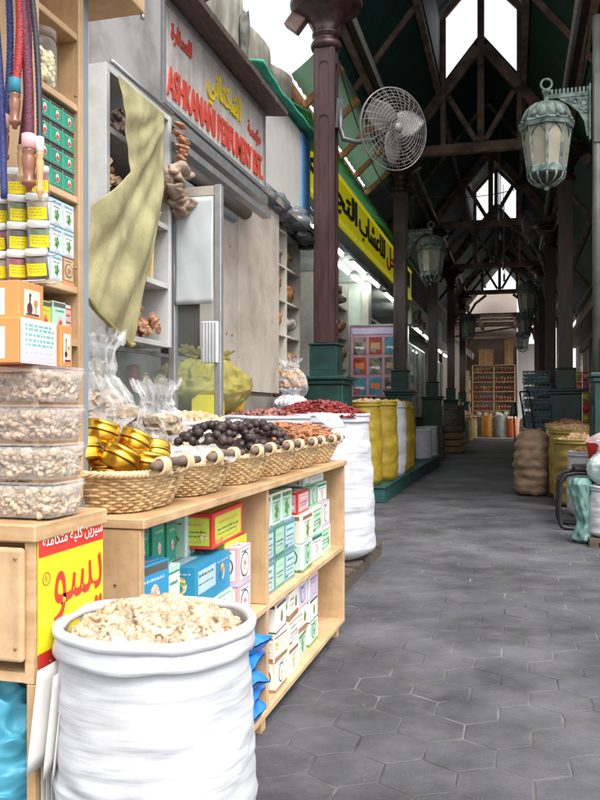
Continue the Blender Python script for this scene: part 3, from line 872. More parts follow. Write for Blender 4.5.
g = G(); g.grid(clo, 90, 130); g.build('drape', olive, t, solid=.004)
g = G()
edge = [clo(u, 1.0) + V((.012, 0, 0)) for u in [k / 12 for k in range(13)]]
edge = [clo(0, v) + V((.012, 0, 0)) for v in [.86, .9, .94, .97]] + edge
g.tube(edge, .011, 6); g.build('hem', M('dark olive hem', (.20, .18, .06), .8), t)

# open door leaf
dr = thing('glass_door', 'open aluminium door leaf with a white cloth panel and glass below', 'door', (-1.85, 4.56, 0.3))
for x in (-2.035, -1.735):
    g = G(); g.bx(x - .022, x + .022, 4.535, 4.585, .3, 2.62); g.build('stile', alu, dr, bevel=.004)
for z in (.32, 2.585):
    g = G(); g.bx(-2.012, -1.758, 4.54, 4.58, z - .03, z + .03); g.build('rail', render_w if z > 1 else alu, dr, bevel=.003)
def dc(u, v): return V((-2.01 + .25 * u, 4.53 + .005 * noise.noise(V((u * 3 + v * 2, v * 3, 0))) + .004 * sin(u * 3 + v * 4), 1.90 + .65 * v))
g = G(); g.grid(dc, 16, 20); g.build('white_cloth', M('white door cloth', (.42, .46, .47), .6, var=.05), dr, solid=.003)
g = G(); g.bx(-2.012, -1.758, 4.556, 4.562, .35, 2.55); g.build('pane', glass, dr)
g = G(); g.bx(-1.83, -1.725, 4.505, 4.53, 1.54, 1.79)
for k in range(5): g.bx(-1.824 + .02 * k, -1.814 + .02 * k, 4.50, 4.505, 1.545, 1.785, 1)
g.build('handle_plate', [M('handle plate', (.62, .62, .62), .4), steel], dr, bevel=.002)

# cream panels and brown goods
t = thing('cream_cupboard', 'tall plain cream cupboard doors below the end of the perfumery sign', 'cupboard', (-2.55, 7.3, 1.44))
g = G(); g.bx(-2.62, -2.5, 6.42, 7.06, 1.44, 3.34)
g.build('narrow_panel', creamd, t, bevel=.003)
g = G()
for y, z in ((6.6, 2.75), (6.85, 2.75), (6.62, 1.95), (6.75, 1.95), (6.9, 1.95)):
    g = G(); g.tube([(-2.502, y, z), (-2.494, y, z)], .014, 8); g.build('screw', brown_b, t)
g = G(); g.bx(-2.64, -2.5, 7.085, 8.42, 1.44, 3.40); g.build('wide_panel', creamd, t, bevel=.003)
g = G(); g.bx(-2.66, -2.505, 6.4, 8.42, .0, 1.40); g.build('base', shopd, t)
t = thing('brown_goods_rack', 'two column rack of brown spice bags between cream cupboard and maroon column', 'rack', (-2.8, 9.1, 1.6))
for y in (8.46, 9.05, 9.66):
    g = G(); g.bx(-3.0, -2.6, y, y + .03, 1.3, 3.86); g.build('upright', shopw, t)
LV = (1.3, 1.72, 2.12, 2.52, 2.92, 3.32)
for z in LV + (3.72,):
    g = G(); g.bx(-3.0, -2.605, 8.492, 9.655, z, z + .025); g.build('shelf', shopw, t)
bagm = [M('brown spice bag', (.20, .105, .05), .4, var=.4, sc=14, rv=.3), M('grey brown spice bag', (.20, .17, .15), .45, var=.35, sc=14, rv=.3), M('rust spice bag', (.30, .13, .04), .4, var=.4, sc=14, rv=.25)]
for ci, yc in enumerate((8.77, 9.36)):
    for li, z in enumerate(LV):
        g = G()
        for q in range(7): g.ico((-2.72 + rnd(-.08, .06), yc + rnd(-.17, .17), z + .085 + rnd(0, .16)), rnd(.07, .1), 0, 1, .5, (1, 1, .8), True)
        tag(g.build('spice_bag', bagm[(li + ci * 2) % 3]), 'brown spice bags on the %s shelf up, %s column of the brown goods rack' % (ORD[li], ['near', 'far'][ci]), 'spice bag', 'bags on the brown goods rack')
# white box sign, blue board, green cloth
t = thing('box_sign', 'blank white box sign with a blue end board, left of the nearest column', 'sign', (-2.55, 8.7, 3.5))
g = G(); g.bx(-2.75, -2.5, 7.75, 9.33, 3.62, 4.62); g.build('white_face', M('dull white board', (.44, .42, .40), .5, var=.05), t)
g = G(); g.bx(-2.74, -2.48, 9.34, 9.72, 3.5, 4.62); g.build('blue_end', bluepan, t)
def gc(u, v):
    y = 7.5 + 2.7 * u
    return V((-2.75 + .36 * v, y, 4.72 - .06 * v + .03 * noise.noise(V((y * 3, v * 3, 5))) - .02 * sin(y * 4)))
g = G(); g.grid(gc, 40, 6); g.build('green_cloth', greencl, t, solid=.03)
g = G()
for q in range(10): g.ico((-2.5 + rnd(-.05, .08), 8.3 + rnd(-.5, .9), 3.5 + rnd(-.06, .05)), rnd(.09, .16), 0, 1, .5, (1, 1.4, .7), True)
tag(g.build('plastic_bundle', clear('grey bundled plastic', op=.45, body=(.16, .18, .21), bump=.6)), 'grey bundle of plastic sheeting stuffed beneath the white box sign', 'bundle')
g = G()
for q in range(6): g.ico((-2.45 + rnd(-.04, .04), 9.45 + rnd(-.3, .3), 3.36 + rnd(-.05, .08)), rnd(.06, .12), 0, 1, .5, (1, 1.4, .7), True)
tag(g.build('dark_bundle', black_p), 'dark bundle hanging below the blue board', 'bundle')

# ------------------------------------------------------------------ left side, beyond the first column: row of shops
def shop(i, y0, y1, label, wallm, zt):
    t = thing('shop_building', label, 'shop', (-4, (y0 + y1) / 2, 0), 'shops along the left side')
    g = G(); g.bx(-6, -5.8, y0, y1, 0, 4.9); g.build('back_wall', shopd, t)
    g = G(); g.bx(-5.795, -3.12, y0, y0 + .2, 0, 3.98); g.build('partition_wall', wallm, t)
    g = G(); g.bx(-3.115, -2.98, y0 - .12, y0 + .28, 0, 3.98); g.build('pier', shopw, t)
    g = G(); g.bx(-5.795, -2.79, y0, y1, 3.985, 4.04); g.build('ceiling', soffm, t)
    g = G(); g.bx(-5.795, -2.86, y0 + .001, y1 - .001, 4.042, zt); g.build('upper_wall', shopw if zt < 5.2 else shopd, t)  # deeper shops take the darker plaster, their shade is in the colour
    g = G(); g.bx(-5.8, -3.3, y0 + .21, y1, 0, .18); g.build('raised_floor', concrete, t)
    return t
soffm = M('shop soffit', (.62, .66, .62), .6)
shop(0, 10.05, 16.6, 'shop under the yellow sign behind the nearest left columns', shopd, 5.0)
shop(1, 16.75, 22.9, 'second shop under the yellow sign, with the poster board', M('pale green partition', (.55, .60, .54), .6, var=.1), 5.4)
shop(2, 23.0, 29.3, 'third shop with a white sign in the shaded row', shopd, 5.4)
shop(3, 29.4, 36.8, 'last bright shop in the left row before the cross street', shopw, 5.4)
# yellow sign
ys = thing('yellow_sign', 'long bright yellow shop sign with tall black Arabic letters', 'sign', (-2.7, 16, 4.25))
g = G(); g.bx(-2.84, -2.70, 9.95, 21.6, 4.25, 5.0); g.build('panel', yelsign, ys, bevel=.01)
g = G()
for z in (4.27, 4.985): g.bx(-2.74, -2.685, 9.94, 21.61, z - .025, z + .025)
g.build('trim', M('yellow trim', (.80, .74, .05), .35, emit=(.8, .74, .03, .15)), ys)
for (w_, yy, body, mt) in ((3.4, 10.45, 'التجارية', ink2), (2.9, 14.1, 'للاعشاب', ink2), (1.6, 17.3, 'محل', red_p), (1.9, 19.3, 'الاولى', ink2)):
    text('red_arabic_lettering' if mt is red_p else 'black_arabic_lettering', body, w_, .54, mt, (-2.70, yy, 4.36), FX, ys, .02, .012, True)
g = G(); g.bx(-2.83, -2.765, 10.15, 21.6, 4.042, 4.247); g.build('soffit_band', M('blue grey soffit', (.16, .22, .27), .6), ys)
# green corrugated awning
def aw(u, v):
    y = 9.95 + 11.6 * u
    s_ = math.floor(u * 40)
    return V((-3.1 + .55 * v, y, 5.44 - .36 * v + .03 * sin(u * 40 * 2 * pi) + .05 * noise.noise(V((s_ * 1.7, 0, 0))) + .02 * noise.noise(V((y * 3, v * 4, 0)))))
g = G(); g.grid(aw, 320, 5)
tag(g.build('corrugated_awning', greentin, solid=.012), 'buckled green corrugated awning above the yellow sign', 'awning')
# other fascia signs
ws = thing('white_sign', 'white shop sign with black Arabic letters in the shaded row', 'sign', (-2.75, 24, 3.6))
g = G(); g.bx(-2.83, -2.72, 21.8, 26.0, 3.62, 4.35); g.build('panel', M('cream sign', (.58, .56, .45), .5), ws)
text('lettering', 'محلات', 3.0, .46, ink2, (-2.72, 22.3, 3.76), FX, ws, .02, .03, True)
ws = thing('teal_sign', 'plain teal fascia sign past the white sign', 'sign', (-2.75, 28, 3.6))
g = G(); g.bx(-2.83, -2.72, 26.2, 31.2, 3.85, 4.6); g.build('panel', M('teal fascia', (.03, .30, .25), .5), ws)
g = G(); g.bx(-2.83, -2.71, 26.2, 31.2, 3.5, 3.84); g.build('tan_band', tan_b, ws)
# fluorescent lamps
def tube_lamp(x, y, z, L, lbl, rz=0):
    t = thing('fluorescent_lamp', lbl, 'lamp', (x, y, z), 'lit fluorescent tubes under the shop soffits', rz)
    g = G(); g.bx(-.05, .05, -L / 2, L / 2, .025, .07); g.build('housing', whitel, t, world=False)
    g = G(); g.tube([(0, -L / 2 + .03, 0), (0, L / 2 - .03, 0)], .024, 8); g.build('tube', lampm, t, world=False)
    return t
for (x, y, l) in ((-2.84, 10.6, 'left of the nearest maroon column'), (-2.84, 12.7, 'just right of the nearest maroon column'), (-3.1, 14.5, 'at the middle of the yellow sign, deeper in the shop'), (-2.82, 14.7, 'at the middle of the yellow sign, at the shop edge'), (-2.82, 16.3, 'just before the second left column'), (-3.1, 16.1, 'deeper in the shop before the second left column'), (-2.84, 18.6, 'just past the second left column'), (-2.84, 20.7, 'under the far end of the yellow sign'), (-2.7, 23.2, 'first beneath the white sign'), (-2.7, 25.2, 'second beneath the white sign'), (-2.7, 27.6, 'first beneath the teal sign'), (-2.7, 30.0, 'second beneath the teal sign'), (-2.7, 32.4, 'first in the last shop'), (-2.7, 34.6, 'second in the last shop')):
    tube_lamp(x, y, 3.90 if y < 21 else 3.46 if y > 26 else 3.56, 1.3, 'lit fluorescent tube ' + l)
# poster board
pb = thing('poster_board', 'mauve board of nine travel photographs beside the second column', 'poster board', (-2.8, 16.6, 1.6))
g = G(); g.bx(-3.34, -2.30, 16.55, 16.6, 1.55, 3.02); g.build('board', pinkfr, pb)
g = G(); g.bx(-3.3, -2.34, 16.54, 16.548, 2.86, 2.98); g.build('heading', lav_p, pb)
pm = [photo_k, photo_r, photo_t, photo_r, photo_k, photo_k, photo_t, photo_t, photo_k]
for k in range(9):
    a, b = k % 3, k // 3
    g = G(); x = -3.28 + .33 * a; z = 2.44 - .42 * b
    g.bx(x, x + .27, 16.538, 16.549, z, z + .35, 0)
    g.bx(x + .04, x + .23, 16.533, 16.5375, z + .10, z + .16 + .08 * (k % 2), 1)
    g.bx(x + .02, x + .14, 16.531, 16.5325, z + .03, z + .12, 2)
    g.build('photograph', [pm[k], [white_p, tan_b, white_p, orange_b][k % 4], pm[(k + 4) % 9]], pb)
g = G(); g.bx(-3.36, -2.28, 16.53, 16.61, 3.025, 3.06); g.bx(-2.295, -2.27, 16.53, 16.61, .2, 3.02); g.bx(-3.36, -3.345, 16.53, 16.61, .2, 3.02); g.build('frame', alu, pb)
# rack of pale and brown goods right of the nearest column
t = thing('tall_goods_rack', 'tall rack of brown bundles just right of the nearest maroon column', 'rack', (-3.3, 13.6, .2))
g = G(); g.bx(-3.6, -3.0, 13.1, 13.14, .2, 3.6); g.build('upright', shopw, t)
g = G(); g.bx(-3.6, -3.0, 14.6, 14.64, .2, 3.6); g.build('upright', shopw, t)
for z in (.9, 1.45, 2.0, 2.55, 3.1):
    g = G(); g.bx(-3.6, -3.02, 13.145, 14.595, z, z + .03); g.build('shelf', shopw, t)
for li, z in enumerate((.93, 1.48, 2.03, 2.58, 3.13)):
    g = G()
    for q in range(12): g.ico((-3.15 + rnd(-.12, .1), rnd(13.25, 14.5), z + .09 + rnd(0, .2)), rnd(.08, .13), 0, 1, .5, (1, 1, .8), True)
    tag(g.build('spice_bag', bagm[li % 3]), 'row of brown bundles on the %s shelf up of the tall goods rack' % ORD[li], 'spice bag', 'bundles on the tall goods rack')
# glazed shopfronts further along
for (y0, y1, l) in ((17.2, 22.4, 'lit glass shopfront behind the third left column'), (23.4, 28.9, 'lit glass shopfront under the teal sign'), (29.8, 36.4, 'bright lit glass shopfront nearest the cross street')):
    t = thing('shopfront', l, 'shopfront', (-3.15, (y0 + y1) / 2, .18), 'glass shopfronts along the left row')
    n = 4
    g = G()
    for k in range(n + 1):
        y = y0 + (y1 - y0) * k / n
        g.bx(-3.19, -3.13, y - .03, y + .03, .19, 3.3)
    g.bx(-3.19, -3.13, y0, y1, 3.302, 3.36); g.bx(-3.19, -3.13, y0, y1, .95, 1.0)
    g.build('frame', alu, t)
    g = G(); g.bx(-3.165, -3.155, y0 + .03, y1 - .03, 1.0, 3.3); g.build('pane', glass, t)
    g = G(); g.bx(-3.17, -3.15, y0 + .03, y1 - .03, .19, .95); g.build('stall_riser', M('pale green riser', (.50, .56, .50), .6), t)
    cols = [tan_b, mint_b, white_p, pink_b]
    for q in range(3):
        g = G()
        z = 1.05 + .7 * q
        g.bx(-3.7, -3.35, y0 + .1, y1 - .1, z, z + .03, 0)
        y = y0 + .2
        while y < y1 - .4:
            ww, hh = rnd(.12, .3), rnd(.2, .5)
            g.bx(-3.65, -3.4, y, y + ww, z + .031, z + hh, 1 + int(rnd(0, 3.99)))
            y += ww + rnd(.02, .2)
        g.build('display_shelf', [whitel] + cols, t)
# ------------------------------------------------------------------ cartons
def carton(c, d, mats, style, label, group=None, name='carton', rz=0., faces='xy'):
    """printed box: c = centre of base, d = size; print lies on the +X and -Y sides and the lid. mats: body, panel, accent, dark"""
    g = G()
    g.box((0, 0, d[2] / 2), d, 0)
    rs = random.Random(int(abs(c[0] * 977 + c[1] * 7919 + c[2] * 3571) * 100))
    def face(n, u, w, h, off):
        n, u = V(n), V(u); up = V((0, 0, 1)) if abs(n.z) < .5 else V((-1, 0, 0))
        o = n * off
        base = V((0, 0, d[2] / 2)) if abs(n.z) < .5 else V((0, 0, d[2] / 2))
        lay = [0.]
        def rect(a0, a1, b0, b1, m, l=1):
            q = base + o + n * (.0006 * l)
            pts = [q + u * (a0 - .5) * w + up * (b0 - .5) * h, q + u * (a1 - .5) * w + up * (b0 - .5) * h, q + u * (a1 - .5) * w + up * (b1 - .5) * h, q + u * (a0 - .5) * w + up * (b1 - .5) * h]
            g.add(pts, [(0, 1, 2, 3)], m)
        def blob(a, b, r, m, l=2, k=12, sq=1., leafy=False):
            q = base + o + n * (.0006 * l) + u * (a - .5) * w + up * (b - .5) * h
            rr = r * min(w, h)
            pts = []
            for i in range(k):
                t = 2 * pi * i / k
                s = rr * ((.55 + .45 * abs(cos(2.5 * t))) if leafy else 1)
                pts.append(q + u * s * cos(t) * sq + up * s * sin(t))
            g.add(pts, [tuple(range(k))], m)
        def words(a0, a1, b, th, m, l=2):
            a = a0
            while a < a1 - .02:
                ww = rs.uniform(.02, .10)
                h_ = th * rs.uniform(.45, .7)
                rect(a, min(a1, a + ww), b, b + h_, m, l)
                if th > .045 and rs.random() < .5: rect(a, min(a1, a + ww * .6), b + h_ * 1.25, b + h_ * 1.5, m, l)
                a += ww + .018
        if style == 'leaf':
            rect(.08, .92, .06, .94, 1); rect(.08, .92, .80, .94, 2, 2); words(.16, .84, .84, .05, 3, 3)
            blob(.5, .42, .30, 4, 2, 22, .8, True); rect(.48, .52, .12, .5, 4, 2); words(.2, .8, .09, .03, 3); words(.2, .8, .68, .05, 3)
        elif style == 'label':
            rect(.07, .93, .10, .90, 1); words(.2, .8, .66, .10, 2); words(.15, .85, .46, .07, 3); words(.15, .85, .34, .05, 3); words(.25, .75, .18, .05, 2)
            rect(.07, .93, .86, .90, 2, 2); blob(.80, .34, .15, 4, 3, 12, 1, True); rect(.07, .30, .12, .22, 2, 2)
        elif style == 'fruit':
            rect(.0, 1., .0, .22, 2); rect(.06, .55, .30, .88, 1); words(.08, .5, .72, .08, 3); words(.08, .5, .52, .05, 3)
            blob(.75, .55, .22, 4, 2, 14, .8); blob(.72, .48, .12, 2, 3, 10); words(.6, .92, .82, .06, 1)
        elif style == 'incense':
            rect(.2, .84, .10, .80, 1); blob(.42, .30, .16, 3, 2, 14, .8); rect(.395, .445, .3, .68, 3, 3); blob(.42, .66, .05, 3, 4, 8); blob(.66, .46, .11, 4, 2, 12, .9); rect(.64, .68, .18, .42, 4, 3); rect(.26, .78, .12, .17, 3, 4)
        elif style == 'text':
            rect(.04, .96, .04, .96, 1); rect(.04, .96, .04, .16, 2, 2); rect(.04, .96, .80, .86, 2, 2)
            for b in (.24, .36, .48, .62): words(.12, .9, b, .05, 4, 2)
            blob(.18, .55, .16, 4, 3, 12)
        elif style == 'seal':
            rect(.1, .9, .15, .95, 1); blob(.5, .52, .34, 3, 2, 18); blob(.5, .52, .29, 1, 3, 18); blob(.5, .5, .18, 4, 4, 16, 1, True); rect(0, 1, 0, .1, 2, 1); words(.2, .8, .86, .05, 3)
        elif style == 'green':
            rect(.05, .95, .84, .96, 3); blob(.55, .45, .22, 4, 2, 14, .7); blob(.55, .40, .12, 2, 3, 10); words(.2, .85, .72, .07, 1); words(.2, .8, .14, .05, 1); rect(0, 1, 0, .05, 3)
    face((1, 0, 0), (0, 1, 0), d[1], d[2], d[0] / 2)
    face((0, -1, 0), (1, 0, 0), d[0], d[2], d[1] / 2)
    face((0, 0, 1), (0, 1, 0), d[1], d[0], d[2] / 2)
    o = g.build(name, mats)
    o.location = c; o.rotation_euler = (0, 0, rz)
    q = o.modifiers.new('b', 'BEVEL'); q.width = .0018; q.segments = 1; q.limit_method = 'ANGLE'; q.angle_limit = R(60)
    return tag(o, label, 'box', group)

# ------------------------------------------------------------------ low shelf unit
SX0, SX1 = -1.31, -.93
Y0, Y1, YD = 1.875, 4.44, 2.98
sh = thing('shelf_unit', 'low pale beech shelf unit running along the alley beneath the baskets', 'shelf', (-1.12, 3.15, 0))
g = G(); g.bx(SX0, SX1 + .012, Y0, Y1, .945, .972); g.build('top_board', beech, sh, bevel=.003)
for nm, y0, y1 in (('end_panel', Y0 + .004, Y0 + .03), ('end_panel', Y1 - .03, Y1 - .004)):
    g = G(); g.bx(SX0, SX1, y0, y1, .062, .943); g.build(nm, beech_l, sh, bevel=.002)
g = G(); g.bx(SX0, SX1 - .004, YD, YD + .026, .085, .468); g.bx(SX0, SX1 - .004, YD, YD + .026, .496, .943); g.build('divider', beech_l, sh, bevel=.002)
for z in (.06, .470):
    g = G(); g.bx(SX0, SX1 - .002, Y0 + .032, Y1 - .032, z, z + .024); g.build('shelf_board', beech, sh, bevel=.002)
g = G(); g.bx(SX0 - .008, SX0 - .002, Y0 + .01, Y1 - .01, .06, .944); g.build('back_board', beech_l, sh)
for y in (Y0 + .08, YD, Y1 - .10):
    for x in (SX0 + .05, SX1 - .05):
        g = G(); g.bx(x - .03, x + .03, y - .03, y + .03, 0, .058); g.build('foot', edgeband, sh)
XF = -.965   # usual front of the goods
def bxs(y0, y1, z0, z1, dx, xf, mats, style, label, group, rz=0.):
    return carton((xf - dx / 2, (y0 + y1) / 2, z0), (dx, y1 - y0, z1 - z0), mats, style, label, group, rz=rz)
GR = 'printed cartons in the low shelf unit'
zf = .4955
GREENB = [green_b, green_l, pink_b, ink, flower_p]; TEAB = [white_p, mint_b, leaf_p, ink, leaf_p]; REDY = [red_p, lime_b, orange_b, ink, fruit_p]
BLUEB = [blue_b, pblue_b, red_p, ink, flower_p]; PINKB = [pink_b, white_p, lav_p, ink, flower_p]; MINTB = [mint_b, white_p, green_b, ink, flower_p]
SLATE = [slate_b, pblue_b, green_b, ink, mint_b]; SLATE2 = [M('bottle green carton', (.10, .25, .20), .45, rv=.15), mint_b, green_l, ink, pblue_b]; BRN = [cream_b, white_p, brown_b, ink, fruit_p]; WHT = [white_p, cream_b, brown_b, ink, leaf_p]
YELC = [lime_b, yel_p, red_p, ink, fruit_p]; REDB = [red_p, pink_b, white_p, ink, white_p]
for y_, z_ in ((2.0, .55), (2.0, .88)): pass
for x_, z_ in ((-1.0, .80), (-1.0, .30), (-1.22, .80)):
    g = G(); g.tube([(x_, Y0 + .005, z_), (x_, Y0 + .001, z_)], .004, 8); g.build('screw', brown_b, sh)
# upper left compartment
for k, (y0, y1) in enumerate(((1.93, 2.02), (2.05, 2.14), (2.16, 2.25), (2.26, 2.34))):
    bxs(y0 + .06, y1 + .06, .745 if k else .71, .925 - .01 * (k % 2), .09, -1.06, GREENB, 'green', '%s upright green carton from the near end of the low shelf' % ORD[k], GR, R(-4 + 3 * k))
    bxs(y0 + .06, y1 + .06, zf, .708 if not k else .743, .09, -1.06, MINTB, 'label', 'mint carton under the %s upright green carton' % ORD[k], GR)
bxs(2.47, 2.56, .745, .93, .09, -1.06, TEAB, 'leaf', 'white carton with a green leaf, right of the upright green cartons', GR, R(5))
bxs(2.47, 2.56, zf, .743, .09, -1.06, TEAB, 'leaf', 'white leaf carton under the white one beside the green cartons', GR)
bxs(2.50, 2.86, .786, .905, .16, -.985, REDY, 'label', 'red edged carton with a lime label, on top of the stack by the divider', GR, R(3))
bxs(2.66, 2.90, .645, .784, .15, -.99, YELC, 'fruit', 'lime and yellow carton second in the stack by the divider', GR)
bxs(2.66, 2.92, zf, .643, .15, -1.0, [green_l, mint_b, red_p, ink, leaf_p], 'fruit', 'light green carton at the bottom of the stack by the divider', GR)
bxs(1.92, 2.10, .655, .835, .10, -.955, BLUEB, 'green', 'upright blue carton nearest the end panel', GR, R(-5))
bxs(1.92, 2.10, zf, .653, .12, -.96, BLUEB, 'fruit', 'blue carton lying under the upright blue one', GR)
bxs(2.105, 2.20, .64, .80, .10, -.96, MINTB, 'label', 'upright mint carton between the blue cartons', GR)
bxs(2.105, 2.27, .575, .637, .14, -.95, REDY, 'label', 'flat red and lime carton below the mint one', GR)
bxs(2.105, 2.27, zf, .573, .14, -.955, TEAB, 'text', 'white carton below the flat red and lime one', GR)
bxs(2.29, 2.63, .64, .765, .20, -.955, [blue_b, pblue_b, blue_b, ink, fruit_p], 'fruit', 'large blue carton in the middle of the upper near shelf', GR, R(2))
bxs(2.29, 2.63, .565, .637, .20, -.95, MINTB, 'label', 'pale mint carton beneath the large blue carton', GR)
bxs(2.29, 2.63, zf, .563, .20, -.955, SLATE, 'text', 'slate carton at the bottom beneath the large blue carton', GR)
bxs(2.66, 2.80, .63, .765, .11, -.935 - .005, PINKB, 'seal', 'upper pink and white carton next to the divider', GR)
bxs(2.66, 2.80, zf, .628, .11, -.94, PINKB, 'seal', 'lower pink and white carton next to the divider', GR)
# upper right compartment
for r in range(3):
    for q in range(3):
        y = 3.06 + .16 * q
        mt = TEAB if r == 2 else (SLATE if q != 1 else SLATE2)
        bxs(y, y + .15, zf + .135 * r, zf + .133 + .135 * r, .12, -.975 if r < 2 else -.99, mt, 'leaf' if r == 2 else 'label', '%s carton, %s row up, %s from the divider, upper far shelf' % ('white leaf' if r == 2 else 'slate' if q != 1 else 'bottle green', ORD[r], ORD[q]), GR, R(rnd(-2, 2)))
for r in range(3):
    for q in range(3):
        y = 3.60 + .24 * q
        z0 = zf + .135 * r
        mt = [TEAB, WHT, REDB][r] if q == 0 else [SLATE2, MINTB, TEAB][(r + q) % 3] if q == 1 else [TEAB, PINKB, MINTB][r]
        bxs(y, y + .22, z0, z0 + (.133 if r < 2 else .10), .14, -.96 - .02 * (r == 2) - .012 * q, mt, ['seal', 'leaf', 'label'][(r + q) % 3], 'carton %s up in the %s stack from the far end, upper shelf' % (ORD[r], ORD[2 - q]), GR, R(rnd(-3, 3)))
bxs(3.86, 4.30, .87, .925, .14, -1.02, [mint_b, white_p, green_b, ink, leaf_p], 'label', 'flat pale green carton topmost at the far end of the upper shelf', GR)
# lower right compartment
for r in range(3):
    for q in range(2):
        y = 3.16 + .20 * q
        z0 = .085 + .122 * r
        mt = BRN if r < 2 else WHT
        bxs(y, y + .17, z0, z0 + .12, .12, -.955, mt, ('seal', 'fruit', 'text', 'leaf', 'green', 'label')[(r * 2 + q * 3) % 6], '%s carton, %s up in the %s near stack, lower far shelf' % ('cream and brown' if r < 2 else 'white', ORD[r], ORD[q]), GR, R(rnd(-3, 3)))
for r in range(3):
    for q in range(2):
        y = 3.60 + .22 * q
        z0 = .085 + .115 * r
        bxs(y, y + .18, z0, z0 + .113, .13, -.98, [TEAB, WHT, [white_p, lav_p, pink_b, ink, flower_p]][r], ('leaf', 'fruit', 'seal', 'green')[(r + 2 * q) % 4], '%s carton, %s up in the %s far stack, lower far shelf' % (['white leaf', 'white and brown', 'white and pink'][r], ORD[r], ORD[q]), GR, R(rnd(-3, 3)))
# blue foil packets, lower near compartment
for r in range(5):
    z0 = .088 + .066 * r
    def pk(u, v, z0=z0, r=r):
        e = max(0, 1 - (2 * abs(u - .5)) ** 6) ** .5 * max(0, 1 - (2 * abs(v - .5)) ** 3) ** .5
        return e
    yc, xc, rz = 2.80 + rnd(-.05, .03), -1.03, rnd(-.25, .25)
    g = G()
    for s_ in (-1, 1):
        def f(u, v, s_=s_):
            lx, ly = (u - .5) * .22, (v - .5) * .30
            wv = .012 * noise.noise(V((u * 5, v * 5, r * 7)))
            z = s_ * .033 * pk(u, v) + wv + .02 * (abs(v - .5) * 2) ** 3 * sin(u * 9 + r)
            x = lx * cos(rz) - ly * sin(rz); y = lx * sin(rz) + ly * cos(rz)
            return V((xc + x, yc + y, z0 + .033 + z + .003 * s_))
        g.grid(f, 16, 18)
    tag(g.build('foil_packet', bluep), 'blue foil packet, %s from the bottom of the low shelf pile' % ORD[r], 'packet', 'blue foil packets in the low shelf')

# ------------------------------------------------------------------ baskets
def sup(t, a, b, e=3.2):
    c, s = cos(t), sin(t)
    return (a * math.copysign(abs(c) ** (2 / e), c), b * math.copysign(abs(s) ** (2 / e), s))
def make_basket():
    t = thing('wicker_basket', 'x', 'basket', (0, 0, 0), 'wicker baskets on the low shelf unit')
    a0, b0, a1, b1, H = .13, .16, .178, .203, .096
    NS = 44
    g = G()
    K = 12
    for k in range(K):
        f = k / (K - 1)
        a, b = a0 + (a1 - a0) * f, b0 + (b1 - b0) * f
        pts = []
        N = NS * 3
        for i in range(N):
            t_ = 2 * pi * i / N
            x, y = sup(t_, a, b)
            l = math.hypot(x, y)
            o = .0042 * sin(NS / 2 * t_ + pi * k) + .001 * rnd(-1, 1)
            pts.append((x * (1 + o / l), y * (1 + o / l), .006 + H * f + .0012 * rnd(-1, 1)))
        g.tube(pts, .0047, 5, closed=True)
    for i in range(NS):
        t_ = 2 * pi * (i + .25) / NS
        x0, y0 = sup(t_, a0, b0); x1, y1 = sup(t_, a1, b1)
        g.tube([(x0, y0, .002), (x1, y1, H + .01)], .0035, 5, m=0)
    g.add([(*sup(2 * pi * i / 40, a0, b0), .006) for i in range(40)], [tuple(range(40))])
    g.build('weave', wick, t, world=False)
    g = G()
    for q in range(3):
        N = 150
        g.tube([(sup(2 * pi * i / N, a1 + .004 + .006 * cos(26 * 2 * pi * i / N + q * 2.1), b1 + .004 + .006 * cos(26 * 2 * pi * i / N + q * 2.1)) + (H + .012 + .006 * sin(26 * 2 * pi * i / N + q * 2.1),)) for i in range(N)], .0058, 5, closed=True)
    g.build('rim', wickd, t, world=False)
    for sx in (1, -1):
        g = G(); xx = sx * (a1 + .010)
        g.tube([(xx, -.155, H + .033), (xx + .003, -.05, H + .040), (xx, .05, H + .037), (xx, .16, H + .034)], [.0115, .0135, .013, .0115], 12)
        h = g.build('handle', bark, t, world=False)
        for y in (-.095, .07):
            g = G()
            for q in range(6):
                yy = y + .0072 * (q - 2.5)
                g.tube([(xx - .002 * sx + .0175 * cos(2 * pi * k / 14), yy + .002 * sin(2 * pi * k / 14), H + .031 + .022 * sin(2 * pi * k / 14)) for k in range(14)], .0045, 5, closed=True)
            g.build('binding', wickd, h, world=False)
    return t
bk0 = make_basket()
BY = [2.10, 2.525, 2.95, 3.375, 3.80, 4.225]
BL = ['nearest wicker basket, filled with gold tins', 'wicker basket holding a clear bag of pink salt', 'third wicker basket, with dark dried limes', 'fourth wicker basket, with dark limes and bark', 'fifth wicker basket, heaped with brown bark', 'farthest wicker basket, heaped with cinnamon bark']
for k, y in enumerate(BY):
    o = bk0 if k == 0 else dup(bk0)
    o.location = (-1.118 + rnd(-.004, .004), y, .9735); o.rotation_euler = (0, 0, R(rnd(-1.5, 1.5))); o['label'] = BL[k]
def dome_heap(name, mat, cx, cy, z0, rx, ry, h, label, cat):
    """the solid body under a heap"""
    g = G()
    g.grid(lambda u, v: V((cx + sup(2 * pi * u, rx * v, ry * v)[0], cy + sup(2 * pi * u, rx * v, ry * v)[1], z0 + h * (1 - v * v) + .008 * noise.noise(V((u * 9, v * 9, cx)))) ), 40, 9, closed=True)
    return g
